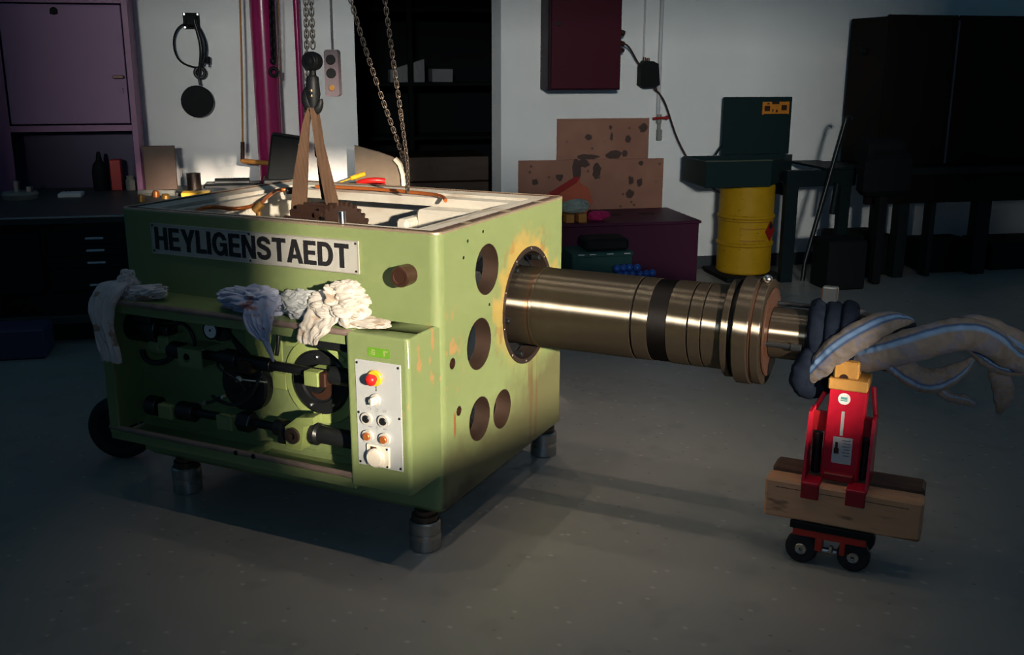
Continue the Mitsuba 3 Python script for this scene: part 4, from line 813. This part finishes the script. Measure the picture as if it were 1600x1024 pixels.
# ------------------------------------------------------------------ things on the wall, left
WL_ = thing('wall_lamp', 'black round lamp hanging from a square bracket on the left wall', 'lamp')
wpart(WL_, 'bracket', cat(wb(-3.905, -3.797, 0, .014, 1.812, 1.918, .003), wb(-3.885, -3.815, .014, .06, 1.83, 1.905, .012)), 'black_matte')
for a in (-3.895, -3.807):
    for z in (1.822, 1.908): wpart(f'{WL_}__bracket', 'bolt', cyl((a, -.013, z), (a, -.02, z), .008, 8), 'steel')
wpart(WL_, 'arm', tube([(-3.83, -.05, 1.87), (-3.80, -.06, 1.74), (-3.795, -.06, 1.66), (-3.815, -.05, 1.56), (-3.82, -.05, 1.44)], [.012, .014, .016, .010, .008], 10), 'black_metal', smooth=60)
wpart(WL_, 'cable', tube([(-3.88, -.04, 1.85), (-3.95, -.04, 1.80), (-3.975, -.04, 1.71), (-3.94, -.04, 1.60), (-3.86, -.04, 1.562), (-3.81, -.05, 1.56), (-3.775, -.05, 1.62), (-3.765, -.05, 1.70), (-3.79, -.05, 1.80), (-3.82, -.05, 1.85)], .006, 8), 'black_matte', smooth=60)
wpart(WL_, 'ring', torus((-3.817, -.04, 1.523), (0, 1, 0), .033, .012, 28, 10), 'black_metal', smooth=40)
wpart(WL_, 'plug', cat(cyl((-3.76, -.05, 1.63), (-3.76, -.05, 1.585), .018, 14), cyl((-3.752, -.05, 1.585), (-3.752, -.05, 1.56), .004, 6)), 'black_matte')
wpart(WL_, 'disc', lathe([(0, 0), (0, .103), (.012, .108), (.022, .10), (.03, .04), (.03, 0)], (-3.848, -.045, 1.331), (0, -1, 0), 40), 'black_matte', label='flat round black disc')
def vpipe(a, d, r, z0, z1, n=28): return cyl((a, -d, z0), (a, -d, z1), r, n)
RP = thing('red_duct', 'thick glossy crimson duct running up the wall', 'pipe')
wpart(RP, 'tube', vpipe(-3.372, .12, .088, BT, 3.4, 36), 'magenta_pipe', smooth=40)
wpart(RP, 'clamp', pipe((-3.372, -.12, 2.3), (-3.372, -.12, 2.33), .094, .087), 'maroon_dark')
RP2 = wsingle('red_pipe', vpipe(-3.148, .07, .021, BT, 3.4), 'magenta_pipe', 'thin crimson pipe running up the wall beside the thick duct', 'pipe', smooth=40)
CR = thing('awning_crank', 'thin crank rod with a brown wooden handle hanging in front of the red duct', 'crank')
wpart(CR, 'rod', tube([(-3.510, -.14, 2.3), (-3.535, -.16, 1.5), (-3.558, -.17, 1.04)], .0065, 8), 'orange_brown', smooth=60)
wpart(CR, 'sleeve', cyl((-3.557, -.17, 1.06), (-3.566, -.17, .93), .014, 12), 'brown_metal')
wpart(CR, 'handle', cat(cyl((-3.565, -.17, .93), (-3.375, -.235, .915), .017, 16), ball((-3.566, -.17, .932), .017)), 'orange_brown')
wsingle('hook_cord', cat(chain([(-3.307, -.23, 2.2), (-3.318, -.23, 1.60)], .03, .008, .016), torus((-3.321, -.23, 1.53), (.25, 1, 0), .026, .011, 24, 8), ball((-3.32, -.23, 1.60), .022)), 'hook_dark', 'dark chain with a ring hook hanging in front of the red duct', 'chain', smooth=True)
wsingle('thin_cord', tube([(-3.262, -.18, 2.3), (-3.272, -.18, 1.7), (-3.285, -.18, 1.45)], .004, 6), 'orange_brown', 'thin brown cord hanging beside the red duct', 'cord', smooth=60)

# ------------------------------------------------------------------ in and before the doorway
RB = thing('rounded_board', 'greyish brown wooden panel with a rounded sunlit edge on the bench by the doorway', 'panel')
pnl = sg.box(0, 0, .30, .27).union(sg.Polygon([(0, 0), (.34, 0), (.335, .08), (.315, .15), (.27, .20), (.17, .235), (0, .28)])).intersection(sg.Polygon([(0, 0), (.34, 0), (.335, .08), (.315, .15), (.27, .20), (.17, .235), (0, .28)]))
wpart(RB, 'face', place(prism(pnl, .03, (0, 0, 0), (1, 0, 0), (0, 0, 1)), (-2.79, -.20, BT), -.25), 'tan_board')
edge = sg.LineString([(.34, 0), (.335, .08), (.315, .15), (.28, .19)]).buffer(.012, cap_style=2)
wpart(RB, 'edge_band', place(prism(edge, .062, (.004, .004, 0), (1, 0, 0), (0, 0, 1)), (-2.79, -.20, BT), -.25), 'sunlit_edge', label='pale edge, sunlight put into its colour')
PLI = thing('pliers', 'red handled pliers lying on the bench in front of the wooden panel', 'pliers')
wpart(PLI, 'handle', cat(tube([(-2.79, -.40, .785), (-2.72, -.44, .805), (-2.61, -.44, .800)], .020, 10), tube([(-2.79, -.40, .785), (-2.72, -.37, .795), (-2.62, -.35, .790)], .020, 10), box(-2.80, -2.60, -.45, -.34, BT, .775, .004)), 'red_plastic', smooth=60)
wpart(PLI, 'jaws', place(box(-.06, .04, -.018, .018, -.012, .012, .004), (-2.85, -.455, .775), .2), 'black_metal')
wsingle('screwdriver', cat(tube([(-3.02, -.45, .765), (-2.84, -.38, .815)], .005, 8), tube([(-2.84, -.38, .815), (-2.74, -.34, .842)], .016, 10)), 'yellow_plastic', 'yellow handled screwdriver lying on the bench behind the red pliers', 'screwdriver', smooth=60)
CT = thing('wooden_crate', 'dark brown wooden crate standing in the doorway', 'crate')
for k in range(4):
    wpart(CT, 'plank', wb(-2.50, -1.735, -.34, -.315, .12 + k * .195, .305 + k * .195, .004), 'crate_wood')
wpart(CT, 'box', wb(-2.50, -1.735, -.95, -.342, 0, .885, .004), 'dark_wood')
SH = thing('added_rack', 'added dark rack inside the doorway, carrying the pale shapes', 'rack')  # added to carry the pale shapes
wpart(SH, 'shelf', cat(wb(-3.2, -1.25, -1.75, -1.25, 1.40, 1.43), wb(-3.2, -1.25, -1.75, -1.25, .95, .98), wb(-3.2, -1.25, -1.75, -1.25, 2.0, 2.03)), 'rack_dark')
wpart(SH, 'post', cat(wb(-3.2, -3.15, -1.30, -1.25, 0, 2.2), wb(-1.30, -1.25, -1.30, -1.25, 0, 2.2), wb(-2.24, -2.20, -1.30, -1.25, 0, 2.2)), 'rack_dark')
wsingle('pale_shape', prism(sg.Polygon([(0, 0), (.29, 0), (.29, .19), (.0, .10)]), .2, (-2.38, 1.55, 1.43), (1, 0, 0), (0, 0, 1)), 'pale_dim', 'dim pale shape with a slanting top deep in the dark doorway', 'carton')  # dim pale patches in the doorway, built as blocks
wsingle('pale_shape', wb(-2.03, -1.85, -1.55, -1.32, 1.43, 1.54), 'pale_dim', 'low dim pale shape at the right deep in the dark doorway', 'carton')

# ------------------------------------------------------------------ wall, middle: electrical box, boards, chest
EBX = thing('electrical_cabinet', 'dark red electrical cabinet mounted high on the white wall', 'electrical box')
wpart(EBX, 'body', wb(-1.405, -.862, .002, .235, 1.402, 2.45, .004), 'maroon_dark')
dx = wpart(EBX, 'door', wb(-1.385, -.868, .236, .252, 1.412, 2.44, .004), 'maroon', label='dark red door')
wpart(dx, 'lock', cyl((-1.335, -.252, 1.862), (-1.335, -.262, 1.862), .017, 16), 'black_metal')
for z, r in ((1.81, .030), (1.735, .026), (1.69, .02)): wpart(EBX, 'cable_gland', cat(cyl((-.863, -.13, z), (-.835, -.13, z), r, 12), cyl((-.835, -.13, z), (-.805, -.13, z - .01), r * .7, 12)), 'brown_metal')
JB = thing('junction_box', 'small black switch box on the wall right of the red cabinet', 'switch box')
wpart(JB, 'housing', cat(prism(sg.Polygon([(0, .015), (.0, .15), (.03, .195), (.10, .19), (.14, .17), (.155, .02), (.12, .0), (.03, -.005)]), .085, (-.655, 0, 1.415), (1, 0, 0), (0, 0, 1))), 'black_matte')
wpart(JB, 'gland', cat(cyl((-.615, -.04, 1.60), (-.615, -.04, 1.635), .012, 10), cyl((-.585, -.04, 1.60), (-.585, -.04, 1.63), .012, 10), cyl((-.53, -.05, 1.42), (-.52, -.05, 1.395), .012, 10)), 'brown_metal')
CBL = thing('power_cable', 'thin brown cable running from the red cabinet down to the parts washer', 'cable')
wpart(CBL, 'run', tube([(-.81, -.13, 1.73), (-.75, -.09, 1.70), (-.70, -.06, 1.64), (-.655, -.05, 1.58)], .007, 8), 'brown_metal', smooth=60)
wpart(CBL, 'run', tube([(-.52, -.05, 1.395), (-.46, -.05, 1.33), (-.40, -.05, 1.20), (-.33, -.05, 1.03), (-.25, -.06, .89), (-.15, -.08, .755), (-.07, -.10, .67), (.00, -.13, .62), (.02, -.17, .60)], .007, 8), 'brown_metal', smooth=60)
wsingle('conduit', cat(vpipe(-.612, .014, .007, 1.63, 3.4, 10)), 'conduit', 'thin white conduit running up the wall from the black switch box', 'conduit', smooth=40)
WP = thing('water_pipe', 'white pipe with a small red tap on the wall right of the boards', 'pipe')
wpart(WP, 'tube', vpipe(-.485, .025, .0145, 1.20, 3.4, 16), 'conduit', smooth=40)
wpart(WP, 'tap', cat(vpipe(-.478, .03, .021, 1.145, 1.215, 14), vpipe(-.475, .03, .014, 1.09, 1.145, 12), vpipe(-.472, .03, .022, 1.02, 1.10, 12)), 'glass_jar', smooth=30)
wpart(f'{WP}__tap', 'handle', cat(cyl((-.535, -.055, 1.185), (-.415, -.055, 1.190), .010, 10), cyl((-.478, -.03, 1.187), (-.478, -.06, 1.187), .010, 10), ball((-.425, -.055, 1.19), .016)), 'hazard_red')
wsingle('stained_board', wb(-1.275, -.552, .006, .024, .50, 1.187, .002), 'stained_board', 'upright brown board with dark stains, behind and above the wide one', 'board')
sb2 = wsingle('stained_board', wb(-1.575, -.432, .028, .046, .44, .884, .002), 'stained_board', 'wide brown board with dark oil stains leaning on the wall behind the chest', 'board')
def blot(c, rx, ry, seed):
    w = np.linspace(0, 2 * math.pi, 28, endpoint=False); r = 1 + .5 * (np.array([meshkit.noise(np.array([math.cos(q) * 2, math.sin(q) * 2, seed]), seed) for q in w]) - .5)
    return sg.Polygon(np.c_[c[0] + rx * r * np.cos(w), c[1] + ry * r * np.sin(w)])
st1 = so.unary_union([blot((-1.13, .80), .035, .085, 1), blot((-1.085, .855), .06, .028, 2), blot((-.965, .795), .035, .055, 3), blot((-.62, .705), .022, .030, 4), blot((-1.26, .755), .028, .026, 5), blot((-1.45, .725), .024, .022, 6), blot((-.615, .85), .018, .016, 7)])
for g in getattr(st1, 'geoms', [st1]): wpart(sb2, 'oil_stain', prism(g, .002, (0, -.0455, 0), (1, 0, 0), (0, 0, 1)), 'stain_black', smooth=False)
st2 = so.unary_union([blot((-1.03, .90), .085, .022, 8), blot((-.83, .915), .06, .03, 9), blot((-.74, .92), .024, .026, 10), blot((-1.03, 1.05), .026, .022, 11), blot((-.72, 1.03), .022, .026, 12), blot((-.85, 1.05), .012, .03, 13), blot((-.86, 1.12), .014, .016, 14)])
for g in getattr(st2, 'geoms', [st2]): wpart('stained_board', 'oil_stain', prism(g, .002, (0, -.0235, 0), (1, 0, 0), (0, 0, 1)), 'stain_black', smooth=False)
CH = thing('tool_chest', 'long maroon wooden chest standing against the wall', 'chest')
wpart(CH, 'body', wb(-1.60, -.405, .06, .74, 0.0, .485, .004), 'maroon_chest')
wpart(CH, 'lid', wb(-1.615, -.392, .055, .755, .485, .505, .004), 'maroon_chest')
wpart(CH, 'stain', cat(prism(blot((-.95, .2), .10, .05, 21), .001, (0, -.55, .5048), (1, 0, 0), (0, 1, 0)), prism(blot((-.66, .1), .06, .05, 22), .001, (0, -.45, .5048), (1, 0, 0), (0, 1, 0))), 'maroon_dark', smooth=False)
ct = .5055
wsingle('wooden_offcut', wb(-1.375, -1.315, .60, .69, ct, .565, .004), 'orange_brown', 'small orange wooden offcut on the chest, left of two', 'offcut')
wsingle('wooden_offcut', wb(-1.285, -1.225, .60, .69, ct, .568, .004), 'orange_brown', 'small orange wooden offcut on the chest, right of two', 'offcut')
wsingle('bundled_rag', place(crumple((0, 0, 0), (.10, .07, .042), 21, .22, 2.6, 4), (-1.285, -.60, .615)), 'rag_green', 'grey green rag lying on the offcuts on the chest', 'rag', smooth=True)
wsingle('pink_cloth', crumple((-1.115, -.60, .541), (.070, .05, .028), 23, .22, 2.6, 4), 'pink_cloth', 'crumpled pink cloth on the chest', 'cloth', smooth=True)
ocp = sg.Polygon([(-1.50, .0), (-1.46, .14), (-1.19, .285), (-1.16, .275), (-1.155, .235), (-1.10, .21), (-1.07, .10), (-1.10, .05), (-1.14, .0)])
oc = thing('orange_carton', 'creased orange cardboard leaning against the stained boards', 'cardboard')
def lean(m): return place(m, (0, -.34, ct), 0, -.35)
wpart(oc, 'sheet', lean(prism(ocp, .008, (0, 0, 0), (1, 0, 0), (0, 0, 1))), 'orange_card')
wpart(oc, 'flap', lean(prism(sg.Polygon([(-1.47, .13), (-1.20, .285), (-1.16, .28), (-1.19, .24), (-1.44, .10)]), .02, (0, -.008, 0), (1, 0, 0), (0, 0, 1))), 'hazard_red')
TB = thing('toolbox', 'teal metal toolbox on the floor in front of the maroon chest', 'toolbox')
wpart(TB, 'body', wb(-1.44, -1.02, .82, 1.10, 0, .345, .006), 'toolbox_teal')
wpart(TB, 'lid', wb(-1.445, -1.015, .815, 1.105, .335, .368, .006), 'toolbox_teal')
for a in (-1.38, -1.30, -1.18, -1.06): wpart(TB, 'clasp', wb(a - .022, a + .022, 1.103, 1.109, .352, .360, .001), 'sticker_grey')
wsingle('black_case', wb(-1.335, -1.035, .85, 1.07, .3685, .452, .02), 'black_matte', 'black case lying on the teal toolbox', 'case')
BN = thing('blue_net', 'bundle of blue netted balls on the floor in front of the toolbox', 'net')
for k in range(16):
    a, z = -1.16 + .047 * (k % 6) + .02 * (k // 6 % 2), .185 + .045 * (k // 6)
    wpart(BN, 'ball', ball((a, -1.20 + .01 * (k % 3), z), .026, 2), 'blue_net', smooth=True)
wpart(BN, 'crate', wb(-1.20, -.86, 1.13, 1.30, 0, .165, .008), 'black_matte', label='dark crate below')
wsingle('red_tin', cyl((-1.29, -1.21, 0), (-1.29, -1.21, .235), .055, 24), 'hazard_red', 'red tin on the floor between the toolbox and the blue net', 'tin')

# ------------------------------------------------------------------ parts washer on a yellow drum
WA = thing('parts_washer', 'dark green parts washer basin with raised lid standing on a yellow drum', 'parts washer')
wpart(WA, 'basin', cat(wb(-.315, .590, .13, .145, .73, .905), wb(-.315, .200, .585, .60, .715, .905), wb(-.315, -.30, .13, .60, .72, .905), tri(m3.Manifold.batch_hull([man(wb(.575, .59, .13, .145, .72, .905)), man(wb(.185, .20, .585, .60, .72, .905))])), wb(-.305, .20, .14, .59, .72, .735)), 'washer_green')
wpart(WA, 'basin_edge', cat(wb(-.318, .203, .582, .603, .902, .912, .003)), 'washer_rim', label='dull yellowish edge')
lid = wpart(WA, 'lid', wb(.015, .580, .075, .10, .905, 1.342, .006), 'washer_green', label='dark green raised lid')
pl_ = wpart(lid, 'label', wb(.332, .556, .10, .1025, 1.208, 1.306, .001), 'label_orange', label='orange label with dark print')
for (a0, a1, z0, z1) in [(.350, .395, 1.235, 1.275), (.415, .425, 1.23, 1.25), (.445, .46, 1.225, 1.245), (.49, .535, 1.24, 1.28), (.41, .47, 1.287, 1.306), (.37, .39, 1.285, 1.295), (.345, .55, 1.208, 1.214)]:
    wpart(pl_, 'print', wb(a0, a1, .1022, .1032, z0, z1, 0), 'brown_metal', smooth=False)
wpart(WA, 'lid_stay', tube([(-.05, -.14, .91), (.02, -.10, .985)], .007, 8), 'bench_green', smooth=40)
DR = thing('drum', 'dented yellow steel drum under the parts washer', 'drum')
prof = [(0, 0), (0, .195), (.012, .205), (.03, .205)]
for z in (.225, .432): prof += [(z - .018, .205), (z - .006, .217), (z + .006, .217), (z + .018, .205)]
prof += [(.658, .205), (.670, .195), (.670, 0)]
wpart(DR, 'shell', lathe([(t, r) for t, r in prof], (.128, -.36, .045), (0, 0, 1), 48), 'drum_yellow', smooth=30)
for z in (.462, .288): wpart(DR, 'seam', torus((.128, -.36, z - .045 + .03), (0, 0, 1), .2065, .005, 48, 6), 'drum_band')
for z0, h in ((.395, .012), (.305, .012)): wpart(DR, 'dark_strip', tube([(.128 + .207 * math.sin(w), -.36 - .207 * math.cos(w), z0) for w in np.linspace(-.6, .35, 9)], .005, 6), 'drum_band', smooth=40)
wd = .62
hz = place(prism(sg.Polygon([(-.068, 0), (0, -.078), (.068, 0), (0, .078)]), .004, (0, 0, 0), (1, 0, 0), (0, 0, 1)), (.128 + .2085 * math.sin(wd), -.36 - .2085 * math.cos(wd), .375), wd)
hk = wpart(DR, 'hazard_diamond', hz, 'hazard_red', label='red hazard diamond')
wpart(hk, 'flame', place(prism(sg.Polygon([(0, .015), (.025, .03), (.02, .055), (.03, .03), (0, .065), (-.02, .03)]).buffer(.004), .002, (0, -.0042, 0), (1, 0, 0), (0, 0, 1)), (.128 + .2085 * math.sin(wd), -.36 - .2085 * math.cos(wd), .375), wd), 'letter_black', smooth=False)
wsingle('drum_trolley', cat(wb(-.10, .36, .13, .59, .0, .045, .01)), 'black_matte', 'low black base under the yellow drum', 'base')

# ------------------------------------------------------------------ right: dark benches and cabinet
GB = thing('steel_bench', 'dark green steel bench frame right of the parts washer', 'bench')
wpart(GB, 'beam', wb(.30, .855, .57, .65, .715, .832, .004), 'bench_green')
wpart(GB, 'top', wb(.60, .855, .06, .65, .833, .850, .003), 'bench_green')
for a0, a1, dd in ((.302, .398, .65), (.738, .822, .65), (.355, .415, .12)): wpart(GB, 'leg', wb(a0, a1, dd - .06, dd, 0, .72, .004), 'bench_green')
wpart(GB, 'rail', wb(.36, .41, .06, .58, .63, .715, .004), 'bench_green')
LV = thing('lever_bar', 'long dark lever bar leaning diagonally against the bench', 'bar')
wpart(LV, 'shaft', tube([(.455, -.70, .02), (.470, -.69, .16), (.715, -.675, 1.205)], .017, 10, smooth=False), 'black_metal', smooth=40)
wpart(LV, 'grip', tube([(.715, -.675, 1.20), (.750, -.67, 1.218), (.765, -.67, 1.20)], .014, 8), 'black_metal', smooth=40)
wsingle('hanging_bar', cat(cyl((.690, -.675, .74), (.668, -.675, .51), .022, 14)), 'bench_green', 'short dark bar hanging from the bench beam', 'bar')
BG = thing('bench_grinder', 'dark bench machine with a rounded top in front of the brown cabinet', 'machine')
wpart(BG, 'housing', cat(cyl((.83, -.80, 1.0), (1.09, -.80, 1.0), .075, 24), cyl((.79, -.80, .98), (.83, -.80, .98), .10, 28), wb(.79, 1.17, .73, .90, .66, .965, .05)), 'black_matte')
wpart(BG, 'column', wb(.945, 1.01, .77, .85, 0, .66, .01), 'black_matte')
DC = thing('brown_cabinet', 'large dark brown wooden cabinet filling the right of the room', 'cabinet')
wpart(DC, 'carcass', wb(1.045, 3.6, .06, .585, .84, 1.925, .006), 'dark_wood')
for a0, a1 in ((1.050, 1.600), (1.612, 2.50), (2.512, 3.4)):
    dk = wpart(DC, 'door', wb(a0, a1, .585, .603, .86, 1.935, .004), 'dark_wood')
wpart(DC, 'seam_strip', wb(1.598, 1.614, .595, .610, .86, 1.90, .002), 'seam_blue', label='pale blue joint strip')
wpart(DC, 'knob', ball((1.036, -.3, 1.68), .03, 2), 'black_matte'); wpart(DC, 'knob', ball((1.075, -.55, 1.915), .025, 2), 'black_matte')
RT_ = thing('long_table', 'long dark table below the brown cabinet', 'table')
wpart(RT_, 'table_top', wb(.90, 3.6, .05, .72, .79, .838, .004), 'bench_dark')
wpart(RT_, 'apron', wb(.93, 3.6, .64, .69, .575, .79, .004), 'dark_wood')
for a0, a1 in ((1.04, 1.085), (1.23, 1.315), (1.50, 1.541), (1.90, 2.02), (2.75, 2.85)): wpart(RT_, 'leg', wb(a0, a1, .56, .66, 0, .79, .004), 'bench_dark')
wsingle('dark_crate', wb(.50, .80, .72, .98, 0, .36, .01), 'black_matte', 'dark crate on the floor under the steel bench', 'crate')
wsingle('dark_crate', wb(.86, 1.26, .18, .54, 0, .32, .01), 'black_matte', 'dark crate under the long table, right of the bench leg', 'crate')
wsingle('dark_crate', wb(1.60, 2.05, .15, .55, 0, .235, .01), 'black_matte', 'low dark crate under the long table behind its wide leg', 'crate')
wsingle('dark_crate', wb(2.15, 3.2, .15, .55, 0, .22, .01), 'black_matte', 'long low dark crate under the long table at the edge of the photo', 'crate')
